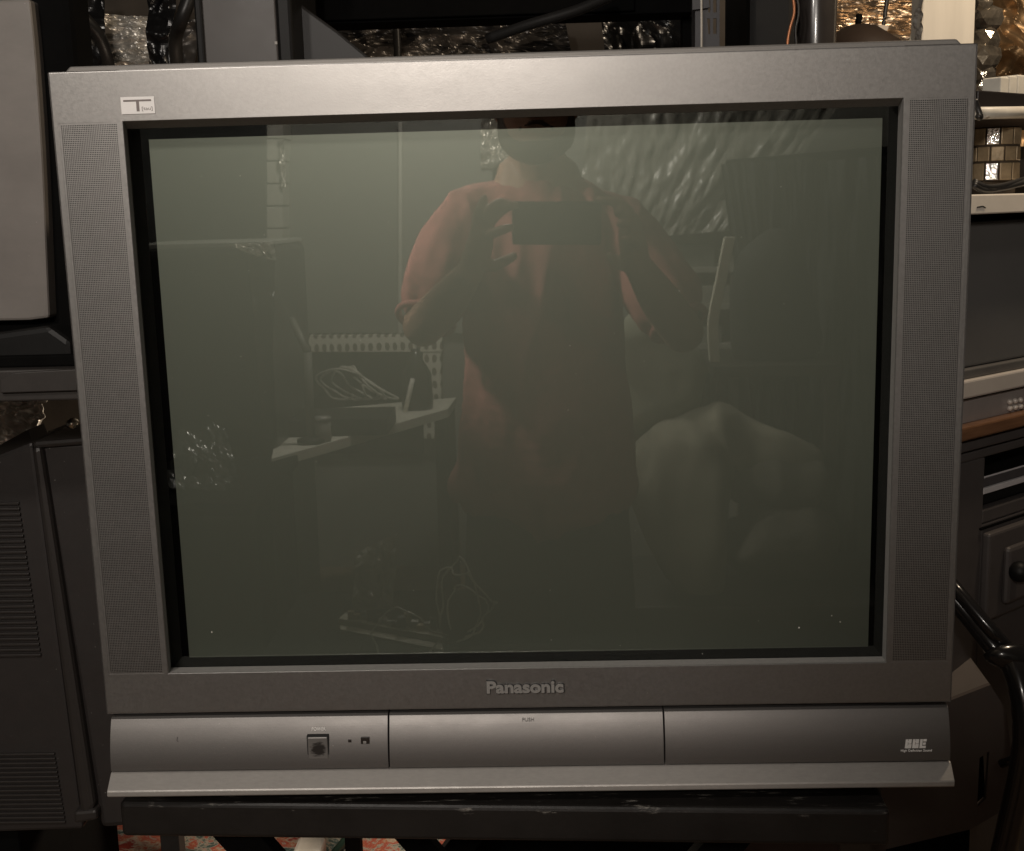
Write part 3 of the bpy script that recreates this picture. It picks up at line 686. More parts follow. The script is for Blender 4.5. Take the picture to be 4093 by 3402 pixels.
vc = thing('video_recorder', 'silver and black video recorder in the slot of the grey cabinet', 'recorder', tuple(fp(2060, 1040)))
VCS = pm('vcr_silver', (.72, .69, .70), rough=.4, metal=.1, var=.05)
h0, h1 = fp(2016, 1043)[2], fp(2016, 984)[2]
block('body', a_s+.012, .45, h0, h1, BLACKP, vc, off=-.012, depth=.2)
block('silver_strip', a_s+.010, .45, h1-.003, h1+.0, VCS, vc, off=-.0108, depth=.001, bev=0)
block('silver_strip', a_s+.010, .45, fp(2016, 1018)[2], fp(2016, 1006)[2], VCS, vc, off=-.006, depth=.006, bev=.001)
block('grey_strip', a_s+.010, .45, fp(2016, 1004)[2], fp(2016, 987)[2], pm('vcr_grey', (.12, .11, .115), rough=.4, metal=.4), vc, off=-.009, depth=.003, bev=.0005)
# monitor on the cabinet
SILV = pm('warm_silver', (.62, .57, .52), rough=.45, metal=.2, var=.05, bump=.03, bscale=500)
mt = thing('television', 'grey-screened silver television on the wooden cabinet at the right edge', 'television', (O1[0]+.2, O1[1]+.1, zw))
zz = lambda v: fp(2040, v)[2]
block('control_fascia', -.26, .48, zz(851)-.012, zz(806), pm('tv_fascia', (.40, .36, .34), rough=.4, metal=.3, var=.06), mt, off=.0, depth=.3, bev=.004)
block('fascia_base', -.26, .48, zw, zz(851)-.012, SATIN, mt, off=-.02, depth=.26)
block('silver_bar', -.26, .48, zz(801), zz(765), SILV, mt, off=.012, depth=.3, bev=.003)
block('dark_gap', -.26, .48, zz(806), zz(801), SATIN, mt, off=.0, depth=.28, bev=0)
block('screen_trim', -.26, .48, zz(764), zz(746), pm('trim_grey', (.11, .105, .1), rough=.5), mt, off=.004, depth=.28, bev=.002)
block('screen', -.26, .46, zz(745), zz(452), pm('grey_screen', (.13, .127, .122), rough=.35, var=.06, scale=5, coat=.2), mt, off=-.006, depth=.06, bev=.004)
block('cabinet', -.26, .48, zz(764), zz(440), SATIN, mt, off=-.07, depth=.22)
for r_ in range(2):
    for c_ in range(3):
        p = fp(2070+c_*11, 824+r_*13-c_*2, .0035); bm = bmesh.new(); bmesh.ops.create_uvsphere(bm, u_segments=10, v_segments=6, radius=.0042)
        bmesh.ops.translate(bm, vec=tuple(p), verts=bm.verts); bobj('button', bm, SILV, mt, smooth=True)
# white shelf above it with things
ws = thing('wall_shelf', 'white shelf board with a pencil mark above the right-hand television', 'shelf', tuple(fp(2040, 440)))
ztop, zbot = zz(398), zz(437)
block('shelf_board', -.26, .5, zbot, ztop, pm('shelf_white', (.78, .72, .63), rough=.5, var=.05), ws, off=.03, depth=.34, bev=.002)
block('under_strip', -.24, .5, zz(440)+.0005, zbot-.0003, SATIN, ws, off=.01, depth=.3, bev=0)
tube('pencil_mark', [fp(2003, 425, .0305), fp(2014, 423, .0305), fp(2020, 426, .0305)], .0009, GROOVE, ws, n=3, seg=4)
MOS = pm('mosaic_amber', (.38, .29, .18), rough=.25, metal=.3, var=.3, scale=40, bump=.2, bscale=120, coat=.3)
MOSB = pm('mosaic_mirror', (.85, .83, .8), rough=.12, metal=1, bump=.6, bscale=220)
vs_ = thing('mosaic_vase', 'amber mosaic glass vase with two bright mirror tiles on the white shelf', 'vase', tuple(fp(2040, 398)))
vc0 = fp(2036, 372, -.06)
rv = np.linalg.norm(fp(2078, 320)-fp(1996, 320))/2*.78
zv = [fp(2036, v, -.06)[2] for v in (372, 333, 300, 262)]
lathe('vase_body', [(rv*.80, zv[0]), (rv*.86, zv[1]), (rv*.86, zv[2]), (rv*.80, zv[3]), (rv*.5, zv[3]-.004)], (vc0[0], vc0[1], 0), pm('vase_grout', (.05, .035, .02), rough=.8), vs_, seg=28)
ng = 11
for row in range(3):
    zl_, zh_ = zv[row]+.0015, zv[row+1]-.0015
    for k in range(ng):
        a0 = 2*math.pi*(k+.06+.35*(row % 2))/ng; a1 = 2*math.pi*(k+.94+.35*(row % 2))/ng
        rr_ = rv*.90
        mid = (a0+a1)/2; px_ = vc0[0]+rr_*math.cos(mid)
        pts = [(vc0[0]+rr_*math.cos(a), vc0[1]+rr_*math.sin(a), z) for a, z in ((a0, zl_), (a1, zl_), (a1, zh_), (a0, zh_))]
        inw = (-math.cos(mid)*rv*.06, -math.sin(mid)*rv*.06, 0)
        am = math.degrees(mid) % 360
        front = abs(((am-252+180) % 360)-180) < 17
        slab('tile', pts, inw, MOSB if (front and row in (0, 2)) else MOS, vs_, bev=.0012)
box('vase_foot', (vc0[0]-rv*.6, vc0[0]+rv*.6, vc0[1]-rv*.6, vc0[1]+rv*.6, ztop, zv[0]+.001), pm('vase_grout', (.05, .035, .02)), vs_)
for k, (du, dvv) in enumerate([(0, 0), (8, 4), (-6, 8)]):
    nm = ['upper', 'middle', 'lower'][k]
    tag(tube('cable', [fp(1996, 372+dvv, .012+.004*k), fp(2024+du, 384+dvv*.8, .02), fp(2060+du, 380+dvv*.8, .02), fp(2110, 364+dvv, .012+.004*k)], .0042, CABM), nm+' of the black cables lying before the mosaic vase', 'cable')
# wire shelf above, black tray with white boxes
wr = thing('wire_shelf', 'white rod shelf above the mosaic vase at the right edge', 'shelf', tuple(fp(2040, 230)))
tube('front_rod', [fp(1960, 233), fp(2180, 229)], .0085, pm('rod_white', (.62, .58, .5), rough=.45), wr, curve=False, seg=10)
tube('brace_rod', [fp(2006, 243, .004), fp(2030, 236, .004)], .003, MATS['rod_white'], wr, curve=False)
zr = fp(2040, 226)[2]
block('shelf_deck', -.26, .5, zr-.004, zr+.002, pm('brown_deck', (.08, .055, .04), rough=.7), wr, off=-.004, depth=.3)
block('back_board', -.26, .5, ztop, zr-.004, pm('brown_deck'  , (.08, .055, .04)), wr, off=-.26, depth=.02, bev=0)
tag(block('tray', fa(2006, 200, -.03), .45, zr+.002, zz(180), pm('tray_black', (.015, .012, .011), rough=.4), None, off=-.03, depth=.2), 'black tray on the white rod shelf', 'tray')
bx = [(2052, 2069), (2070, 2086), (2087, 2104)]
for k, (ua, ub) in enumerate(bx):
    tag(block('carton', fa(ua, 160, -.05), fa(ub, 160, -.05), zz(180), fp(ua, 157-k*2, -.05)[2], pm('carton_white', (.6, .57, .5), rough=.7), None, off=-.05, depth=.03), ['first', 'second', 'third'][k]+' small white carton from the left on the black tray', 'carton', 'cartons on the tray')
tag(tube('cable', [fp(1998, 205, .01), fp(2004, 222, .012), fp(2010, 240, .016), fp(2004, 238, .016)], .004, CABM), 'black cable hooked over the left end of the rod shelf', 'cable')

# lower right: box with hand hole, chair frame, carpet
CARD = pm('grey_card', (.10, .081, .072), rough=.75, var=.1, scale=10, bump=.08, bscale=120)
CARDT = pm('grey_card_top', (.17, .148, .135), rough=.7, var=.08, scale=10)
cbx = thing('cardboard_box', 'brown-grey cardboard box with a hand hole standing right of the stand', 'box', (.5, .7, FL))
yb = .50
F0 = [at(1925, 1445, yb), at(2030, 1404, yb), at(2062, 1455, yb), at(2075, 1560, yb), at(2045, 1668, yb), at(1990, 1700, yb), at(1800, 1745, yb), at(1800, 1490, yb)]
def card_front():
    bm = bmesh.new()
    out = [Vector(p) for p in F0]; hole = [Vector(at(u, v, yb)) for u, v in ((2008, 1554), (2028, 1540), (2021, 1638), (2003, 1654))]
    vo = [bm.verts.new(p) for p in out]; vh = [bm.verts.new(p) for p in hole]
    ed = [bm.edges.new((a, b)) for a, b in zip(vo, vo[1:]+vo[:1])]+[bm.edges.new((a, b)) for a, b in zip(vh, vh[1:]+vh[:1])]
    bmesh.ops.triangle_fill(bm, edges=ed, use_beauty=True)
    ex = bmesh.ops.extrude_face_region(bm, geom=list(bm.faces))
    bmesh.ops.translate(bm, vec=(0, .008, 0), verts=[e for e in ex['geom'] if isinstance(e, bmesh.types.BMVert)])
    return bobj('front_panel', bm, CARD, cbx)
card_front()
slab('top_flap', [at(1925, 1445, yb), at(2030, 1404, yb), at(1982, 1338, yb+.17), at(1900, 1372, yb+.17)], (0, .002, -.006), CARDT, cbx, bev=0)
slab('box_back', [at(1800, 1500, yb+.16), at(2010, 1440, yb+.16), at(2020, 1640, yb+.16), at(1800, 1720, yb+.16)], (0, .008, 0), SATIN, cbx, bev=0)  # back wall coloured black so the inside looks shaded through the hand hole
pz = at(1950, 1715, yb)
box('pallet_block', (pz[0]-.14, pz[0]+.03, yb+.01, yb+.16, FL, pz[2]+.02), SATIN, cbx)
bp_ = at(1986, 1720, yb+.02)
box('white_leg', (bp_[0]-.02, bp_[0]+.0, yb+.012, yb+.03, FL, bp_[2]+.03), pm('leg_grey', (.14, .12, .1), rough=.6), cbx)
CHR = pm('black_tube', (.014, .013, .013), rough=.22, var=.1, coat=.4)
chair = thing('folding_chair', 'black tubular chair frame at the lower right edge beside the box', 'chair', (.62, .45, FL))
yc = .44
tube('frame_tube', [at(1950, 1196, yc+.05), at(1972, 1222, yc+.03), at(2030, 1290, yc), at(2068, 1330, yc), at(2120, 1370, yc)], .0095, CHR, chair)
tube('frame_tube', [at(1950, 1222, yc+.05), at(1990, 1268, yc+.03), at(2040, 1330, yc), at(2066, 1352, yc)], .014, CHR, chair)
tube('leg', [at(2060, 1340, yc), at(2082, 1375, yc-.02), at(2098, 1440, yc-.04), at(2102, 1520, yc-.05), at(2090, 1600, yc-.05), at(2070, 1690, yc-.05), at(2052, 1770, yc-.05), at(2020, 1900, yc-.05)], .0165, CHR, chair)
l_ = at(2020, 1900, yc-.05); tube('leg_tip', [tuple(l_), (l_[0]-.03, l_[1], FL)], .0165, CHR, chair, curve=False)
tube('cross_rod', [at(2052, 1566, yc-.02), at(2100, 1548, yc-.04)], .006, CHR, chair, curve=False)
JN = at(2072, 1345, yc-.012); bm = bmesh.new(); bmesh.ops.create_icosphere(bm, subdivisions=2, radius=.022)
for q in bm.verts: q.co = Vector((q.co.x*1.5, q.co.y*.7, q.co.z*.8))*(1+.25*noise.noise(q.co*60))
bmesh.ops.translate(bm, vec=tuple(JN), verts=bm.verts); bobj('joint', bm, CHR, chair, smooth=True)
# dark boxes on the floor behind the stand
tag(box('floor_speaker', (at(925, 1730, .62)[0], at(1800, 1730, .62)[0], .62, .98, FL, -.50), SATIN, bev=.006), 'black box on the floor behind the right half of the stand', 'box')
# floral rug
def rug_material():
    m = bpy.data.materials.new('floral_rug'); m.use_nodes = True; nt = m.node_tree; N = nt.nodes; L = nt.links; b = N['Principled BSDF']
    b.inputs['Roughness'].default_value = .95; b.inputs['Specular IOR Level'].default_value = .1
    tc = N.new('ShaderNodeTexCoord'); n0 = N.new('ShaderNodeTexNoise'); n0.inputs['Scale'].default_value = 8; L.new(tc.outputs['Object'], n0.inputs['Vector'])
    mv = N.new('ShaderNodeVectorMath'); mv.operation = 'MULTIPLY_ADD'; L.new(n0.outputs[1], mv.inputs[0]); mv.inputs[1].default_value = (.12, .12, .12); L.new(tc.outputs['Object'], mv.inputs[2])
    v = N.new('ShaderNodeTexNoise'); v.inputs['Scale'].default_value = 9; v.inputs['Detail'].default_value = 6; v.inputs['Roughness'].default_value = .7; L.new(mv.outputs[0], v.inputs['Vector'])
    r = N.new('ShaderNodeValToRGB'); cr = r.color_ramp; cr.interpolation = 'LINEAR'
    cr.elements[0].position = .33; cr.elements[0].color = (.06, .09, .07, 1); cr.elements[1].position = .68; cr.elements[1].color = (.45, .08, .05, 1)
    for p, c in ((.41, (.10, .15, .14)), (.445, (.5, .46, .38)), (.48, (.50, .10, .07)), (.515, (.56, .20, .12)), (.55, (.58, .5, .38)), (.60, (.36, .06, .05))):
        e = cr.elements.new(p); e.color = (*c, 1)
    L.new(v.outputs[0], r.inputs[0]); L.new(r.outputs[0], b.inputs['Base Color'])
    bp = N.new('ShaderNodeBump'); bp.inputs['Strength'].default_value = .6; n2 = N.new('ShaderNodeTexNoise'); n2.inputs['Scale'].default_value = 400
    L.new(tc.outputs['Object'], n2.inputs['Vector']); L.new(n2.outputs[0], bp.inputs['Height']); bp.inputs['Distance'].default_value = .003; L.new(bp.outputs[0], b.inputs['Normal'])
    return m
tag(box('rug', (-1.0, .25, .48, 1.58, FL+.001, FL+.012), rug_material(), bev=.004), 'red and cream floral rug on the floor under the stand', 'rug')
wp = atz(634, 1738, FL+.06)
tag(box('plug_adapter', (wp[0]-.028, wp[0]+.030, wp[1]-.03, wp[1]+.03, FL+.012, FL+.07), pm('adapter_white', (.7, .67, .62), rough=.4), bev=.008), 'white plug adapter lying on the floral rug', 'adapter')
GRN = pm('green_cable', (.03, .07, .05), rough=.5)
g0 = atz(700, 1735, FL+.02)
tag(tube('cord', [(wp[0]+.03, wp[1], FL+.022), (g0[0], g0[1], FL+.024), (g0[0]+.03, g0[1]+.12, FL+.021), (g0[0]+.02, g0[1]+.26, FL+.021)], .0085, GRN), 'green cord running from the white adapter over the rug', 'cord')
q0, q1 = atz(150, 1745, FL+.02), atz(185, 1715, FL+.02)
tag(tube('cord', [(q0[0]-.2, q0[1]-.15, FL+.02), tuple(q0), tuple(q1), (q1[0]+.08, q1[1]+.14, FL+.02)], .0085, GRN), 'green cord on the rug below the vented television', 'cord')

# ================================================================== in front of the screen: what the glass mirrors
# ---- person holding a phone
def V3(*a): return Vector(a)
def blobs_to_mesh(name, chains, voxel, smooth_it, mat, parent, disp=0., dsc=(10, 10, 10), seed=0.):
    """one continuous skin: overlapping swept volumes fused by a voxel remesh, then smoothed"""
    bm = bmesh.new()
    ico = bmesh.new(); bmesh.ops.create_icosphere(ico, subdivisions=2, radius=1)
    base = np.array([v.co[:] for v in ico.verts]); tris = [[v.index for v in f.verts] for f in ico.faces]; ico.free()
    VS, FS = [], []
    for ch in chains:
        pts = ch['p']; rad = ch['r']; sx = ch.get('s', (1, 1, 1)); k = ch.get('k', 10)
        P = np.array(spline(pts, k)) if len(pts) > 1 else np.array(pts, float)
        Rr = np.array(spline([(r, 0, 0) for r in rad], k))[:, 0] if len(pts) > 1 else np.array(rad)
        for p, r in zip(P, Rr):
            b = len(VS)*len(base); VS.append(base*r*np.array(sx)+p); FS += [[i+b for i in t] for t in tris]
    me = bpy.data.meshes.new('tmp'); vv = np.concatenate(VS)
    me.from_pydata(vv.tolist(), [], FS); o = bpy.data.objects.new('tmp', me); C.objects.link(o)
    m = o.modifiers.new('r', 'REMESH'); m.mode = 'VOXEL'; m.voxel_size = voxel
    m2 = o.modifiers.new('s', 'SMOOTH'); m2.iterations = smooth_it; m2.factor = .5
    me2 = bpy.data.meshes.new_from_object(o.evaluated_get(bpy.context.evaluated_depsgraph_get()))
    bpy.data.objects.remove(o); bpy.data.meshes.remove(me)
    n = len(me2.vertices); co = np.zeros(n*3); me2.vertices.foreach_get('co', co); co = co.reshape(-1, 3)
    if disp:                       # cloth folds: ridged noise pushed out along the normals
        no = np.zeros(n*3); me2.vertices.foreach_get('normal', no); no = no.reshape(-1, 3); q = co*np.array(dsc)+seed
        hh = np.array([1-2*abs(noise.noise(Vector(a)))+.5*noise.noise(Vector(a)*2.1) for a in q.tolist()]); co = co+no*(hh*disp)[:, None]
    co[:, 2] += Z0
    me2.vertices.foreach_set('co', co.ravel()); me2.name = name; me2.materials.clear(); me2.update()
    return link(name, me2, mat, parent, smooth=True)
SKIN = pm('skin', (.46, .27, .19), rough=.5, var=.06, scale=30, bump=.05, bscale=300)
SHIRT = pm('red_polo', (.47, .185, .16), rough=.85, var=.12, scale=40, bump=.8, bscale=22, spec=.2, stretch=(1.6, 1, .6))
TROU = pm('dark_trousers', (.03, .03, .034), rough=.9, var=.15, bump=.2, bscale=60)
HAIR = pm('brown_hair', (.045, .028, .018), rough=.6, col2=(.09, .06, .04), scale=120, bump=.6, bscale=260)
per = thing('person', 'person in a red polo shirt photographing, mirrored in the dark screen', 'person', (.0, -1.45, FL))
DB = 1.47                                  # body plane
hc = np.array(mir(1098, 205, DB-.02))      # head centre
chin = np.array([hc[0]-.004, hc[1]+.075, hc[2]-.112])
neck = np.array([hc[0], -DB-.03, hc[2]-.16])
shL, shR = np.array(mir(930, 468, DB)), np.array(mir(1290, 480, DB))
elL, elR = np.array(mir(868, 668, 1.33)), np.array(mir(1400, 680, 1.34))
wrL, wrR = np.array(mir(962, 560, 1.13)), np.array(mir(1308, 545, 1.13))
pel = np.array([.5*(shL[0]+shR[0])+.0, -DB-.01, -.36]); tor = np.array([pel[0], -DB-.01, -.08]); che = np.array([pel[0], -DB-.01, .06])
def hand(wr, pm_, kn, fingers, thumb):
    """wrist, palm middle, knuckle line; each finger a bent chain rooted in the palm"""
    ch = [{'p': [wr, pm_, kn], 'r': [.024, .027, .021], 's': (1, .75, 1), 'k': 8}]
    for f in fingers: ch.append({'p': f, 'r': [.0105, .0098, .009, .0078][:len(f)], 'k': 8})
    ch.append({'p': thumb, 'r': [.014, .0115, .0105, .0085][:len(thumb)], 'k': 8}); return ch
M_ = lambda u, v, D: np.array(mir(u, v, D))
pmL, knL = M_(980, 515, 1.115), M_(992, 462, 1.105)
fL = [[M_(975, 470, 1.10), M_(980, 438, 1.098), M_(988, 420, 1.096), M_(993, 406, 1.096)],
      [M_(992, 460, 1.10), M_(1006, 430, 1.086), M_(1022, 416, 1.080), M_(1040, 417, 1.084)],
      [M_(1000, 462, 1.105), M_(1020, 440, 1.084), M_(1042, 424, 1.078), M_(1058, 421, 1.084)],
      [M_(994, 490, 1.10), M_(1012, 478, 1.082), M_(1034, 470, 1.074), M_(1048, 466, 1.076)]]
tL = [M_(985, 540, 1.115), M_(1012, 545, 1.125), M_(1035, 535, 1.125), M_(1054, 525, 1.12)]
pmR, knR = M_(1298, 505, 1.115), M_(1290, 455, 1.105)
fR = [[M_(1298, 452, 1.10), M_(1282, 425, 1.085), M_(1256, 413, 1.079), M_(1228, 410, 1.083)],
      [M_(1295, 465, 1.10), M_(1290, 440, 1.078), M_(1276, 432, 1.072), M_(1264, 436, 1.074)],
      [M_(1300, 480, 1.10), M_(1296, 462, 1.076), M_(1284, 456, 1.068), M_(1270, 460, 1.072)],
      [M_(1304, 500, 1.10), M_(1302, 492, 1.078), M_(1290, 488, 1.070), M_(1278, 490, 1.074)]]
tR = [M_(1300, 535, 1.115), M_(1280, 545, 1.125), M_(1262, 535, 1.125), M_(1250, 524, 1.12)]
hipL, hipR = pel+(-.086, 0, -.02), pel+(.086, 0, -.02)
fz = FL+.035
chains = [{'p': [hc+(0, -.012, .03)], 'r': [.098], 's': (.80, 1, 1.08)},
          {'p': [hc+(0, .015, -.03)], 'r': [.088], 's': (.80, .95, 1.0)},
          {'p': [hc+(0, .03, -.06), chin+(0, -.012, .012)], 'r': [.062, .036], 's': (1, .9, 1)},
          {'p': [hc+(0, .075, .012), hc+(0, .100, -.022), hc+(0, .098, -.030)], 'r': [.011, .014, .015]},   # nose
          {'p': [hc+(-.035, .072, .028), hc+(.035, .072, .028)], 'r': [.015, .015]},                      # brow
          {'p': [hc+(-.022, .078, -.062), hc+(.022, .078, -.062)], 'r': [.010, .010], 's': (1, 1, .6)},     # lips
          {'p': [hc+(-.022, .074, -.073), hc+(.022, .074, -.073)], 'r': [.010, .010], 's': (1, 1, .7)},
          {'p': [hc+(-.082, -.01, .012), hc+(-.080, 0, -.030)], 'r': [.019, .013], 's': (.5, .8, 1)},       # ears
          {'p': [hc+(.082, -.01, .012), hc+(.080, 0, -.030)], 'r': [.019, .013], 's': (.5, .8, 1)},
          {'p': [hc+(0, -.03, -.07), neck], 'r': [.060, .064]},
          {'p': [neck, che, tor, pel], 'r': [.07, .11, .115, .12], 's': (1.35, .85, 1)},
          {'p': [shL, elL], 'r': [.052, .043]}, {'p': [elL, .5*(elL+wrL)+(0, 0, -.004), wrL], 'r': [.044, .041, .027]},
          {'p': [shR, elR], 'r': [.052, .043]}, {'p': [elR, .5*(elR+wrR)+(0, 0, -.004), wrR], 'r': [.044, .041, .027]},
          {'p': [hipL, hipL+(-.01, .01, -.36), hipL+(-.02, -.02, -.70)], 'r': [.085, .058, .042]},
          {'p': [hipR, hipR+(.01, .01, -.36), hipR+(.02, -.02, -.70)], 'r': [.085, .058, .042]},
          {'p': [np.array([hipL[0]-.02, hipL[1]-.05, fz]), np.array([hipL[0]-.04, hipL[1]+.16, fz-.008])], 'r': [.036, .027]},
          {'p': [np.array([hipR[0]+.02, hipR[1]-.05, fz]), np.array([hipR[0]+.04, hipR[1]+.16, fz-.008])], 'r': [.036, .027]}]
chains += hand(wrL, pmL, knL, fL, tL)+hand(wrR, pmR, knR, fR, tR)
body = blobs_to_mesh('body', chains, .0042, 4, SKIN, per)
EYE = pm('eye_white', (.7, .68, .64), rough=.2)
for s_ in (-1, 1):
    bm = bmesh.new(); bmesh.ops.create_uvsphere(bm, u_segments=16, v_segments=10, radius=.012); bmesh.ops.translate(bm, vec=tuple(hc+(s_*.031, .076, .004)), verts=bm.verts)
    e_ = bobj('eye', bm, EYE, body, smooth=True)
    bm = bmesh.new(); bmesh.ops.create_uvsphere(bm, u_segments=12, v_segments=8, radius=.006); bmesh.ops.translate(bm, vec=tuple(hc+(s_*.031, .0835, .003)), verts=bm.verts)
    bobj('iris', bm, HAIR, body, smooth=True)
blobs_to_mesh('hair', [{'p': [hc+(0, -.03, .055)], 'r': [.098], 's': (.86, 1.0, .95)}, {'p': [hc+(0, -.06, .0)], 'r': [.082], 's': (.92, .8, 1)},
                       {'p': [hc+(-.07, -.015, .05), hc+(-.075, -.01, .01)], 'r': [.022, .012]}, {'p': [hc+(.07, -.015, .05), hc+(.075, -.01, .01)], 'r': [.022, .012]}], .005, 3, HAIR, per)
blobs_to_mesh('beard', [{'p': [hc+(-.068, .01, -.03), hc+(-.055, .035, -.085), chin+(0, .004, .004), hc+(.055, .035, -.085), hc+(.068, .01, -.03)], 'r': [.013, .020, .026, .020, .013]},
                        {'p': [hc+(-.03, .076, -.062), hc+(0, .088, -.048), hc+(.03, .076, -.062)], 'r': [.007, .008, .007]}], .004, 2, HAIR, per)
slL = shL+(elL-shL)*.66; slR = shR+(elR-shR)*.66
hemz = -.42
shirt_ch = [{'p': [neck+(0, .0, -.045), che+(0, .0, .03), tor, np.array([pel[0], pel[1], hemz])], 'r': [.075, .122, .122, .142], 's': (1.42, .90, .9), 'k': 14},
            {'p': [neck+(-.045, 0, -.035), shL+(.02, 0, .01), slL], 'r': [.045, .064, .074], 'k': 12}, {'p': [neck+(.045, 0, -.035), shR+(-.02, 0, .01), slR], 'r': [.045, .064, .076], 'k': 12},
            {'p': [np.array([pel[0]-.13, pel[1]+.02, hemz+.10]), np.array([pel[0]-.175, pel[1]+.03, hemz+.01])], 'r': [.045, .040], 'k': 10}]
shirt = blobs_to_mesh('polo_shirt', shirt_ch, .0055, 5, SHIRT, per, disp=.009, dsc=(15, 10, 6.5), seed=3.3)
def ring(c, a, b, ra, rb, r, name, mat, n=28, arc=(0, 2*math.pi)):
    pts = [tuple(np.array(c)+np.array(a)*ra*math.cos(t)+np.array(b)*rb*math.sin(t)) for t in np.linspace(arc[0], arc[1], n)]
    return tube(name, pts, r, mat, shirt, curve=False, seg=8)
ring(neck+(0, .004, -.012), (1, 0, 0), (0, .9, -.42), .078, .076, .013, 'collar', SHIRT)
for sh_, sl_, el_ in ((shL, slL, elL), (shR, slR, elR)):
    d = (el_-sh_)/np.linalg.norm(el_-sh_); a_ = np.cross(d, [0, 1, 0]); a_ /= np.linalg.norm(a_); b_ = np.cross(d, a_)
    ring(sl_+d*.066, a_, b_, .058, .058, .007, 'sleeve_hem', SHIRT)
blobs_to_mesh('trousers', [{'p': [np.array([pel[0], pel[1], hemz+.06]), pel+(0, 0, -.08)], 'r': [.105, .105], 's': (1.3, .85, 1)},
                           {'p': [hipL, hipL+(-.01, .01, -.36), np.array([hipL[0]-.02, hipL[1]-.03, FL+.09])], 'r': [.090, .100, .092], 'k': 20},
                           {'p': [hipR, hipR+(.01, .01, -.36), np.array([hipR[0]+.02, hipR[1]-.03, FL+.09])], 'r': [.090, .100, .092], 'k': 20}], .008, 4, TROU, per)
SHOE = pm('shoe', (.04, .035, .03), rough=.6)
for hp, s_ in ((hipL, -1), (hipR, 1)):
    blobs_to_mesh('shoe', [{'p': [np.array([hp[0]+s_*.02, hp[1]-.07, FL+.046]), np.array([hp[0]+s_*.04, hp[1]+.17, FL+.042])], 'r': [.046, .042], 's': (1, 1, .95)}], .006, 3, SHOE, per)
# ---- phone, its lens at the camera's own position
fwd = Vector(F_); rgt = Vector(R_); upv = Vector(U_)
phn = thing('phone', 'dark phone held sideways in both hands, mirrored in the screen', 'phone', tuple(CAM-F_*.012))
def oriented(name, cx, cy, cz, sx, sy, sz, mat, bev):
    bm = boxbm(-sx/2, sx/2, -sz/2, sz/2, -sy/2, sy/2, bev=bev, seg=3)
    mt_ = Matrix((rgt, fwd, upv)).transposed()
    c = Vector(CAM)+rgt*cx+upv*cy+fwd*cz
    for v in bm.verts: v.co = mt_ @ v.co+c
    return bobj(name, bm, mat, phn)
PHB = pm('phone_back', (.012, .012, .013), rough=.3, coat=.3)
oriented('case', .022, -.028, -.0155, .160, .078, .009, PHB, .004)
oriented('camera_bump', .000, -.008, -.0095, .034, .034, .002, PHB, .0008)
for dx, dy in ((0, 0), (-.001, -.017), (.012, -.009)):
    c = Vector(CAM)+rgt*dx+upv*(dy)+fwd*(-.0080)
    bm = bmesh.new(); bmesh.ops.create_cone(bm, segments=20, radius1=.0068, radius2=.0066, depth=.0014, cap_ends=True)
    mt_ = Matrix((rgt, upv, fwd)).transposed()
    for v in bm.verts: v.co = mt_ @ v.co+c
    bobj('lens', bm, pm('lens_ring', (.05, .05, .055), rough=.2, metal=.6), phn)

# ---- rear of the room (all at its real distance in front of the glass)
D_ = lambda u, v, D: tuple(mir(u, v, D))
def rslab(name, uv, D, th, mat, parent=None, bev=.003): return slab(name, [D_(u, v, D) for u, v in uv], (0, -th, 0), mat, parent, bev)
DW = 3.3
BOARD = pm('grey_board', (.20, .205, .185), rough=.5, var=.05, scale=4)
bd = thing('display_board', 'large grey board on the rear wall left of the person, mirrored in the screen', 'board', D_(720, 690, DW-.03))
rslab('board_panel', [(583, 330), (612, 300), (700, 285), (815, 280), (816, 684), (583, 684)], DW-.035, .034, BOARD, bd)
rslab('board_frame', [(816, 250), (824, 250), (824, 684), (816, 684)], DW-.045, .044, pm('pale_trim', (.5, .49, .45), rough=.5), bd)
rslab('board_panel', [(824, 250), (1010, 250), (1010, 684), (824, 684)], DW-.03, .029, pm('pale_board', (.24, .24, .22), rough=.6, var=.05), bd)
rslab('frame_edge', [(583, 330), (590, 330), (598, 684), (590, 684)], DW-.04, .004, pm('pale_trim', (.5, .49, .45)), bd)
# stacked pale blocks column at left
pc = thing('pale_column', 'pale blockwork column left of the grey board, mirrored in the screen', 'column', D_(562, 520, DW-.1))
zz0 = D_(562, 560, DW-.15)[2]
for k in range(7):
    v0 = 240+k*46
    rslab('block', [(545, v0), (578, v0), (580, v0+43), (547, v0+43)], DW-.15, .145, pm('pale_block', (.42, .41, .37), rough=.7, var=.1), pc)
box('column_base', (D_(545, 560, DW-.15)[0], D_(580, 560, DW-.15)[0], -DW+.005, -DW+.15, FL, zz0-.0), pm('pale_block', (.42, .41, .37)), pc)
tag(rslab('dark_curtain', [(250, 230), (546, 230), (546, 505), (250, 505)], DW-.16, .1, pm('dark_cloth', (.05, .052, .05), rough=.8, var=.3, scale=5), bev=.004), 'dark hanging above the draped set at the left of the mirrored room', 'curtain')
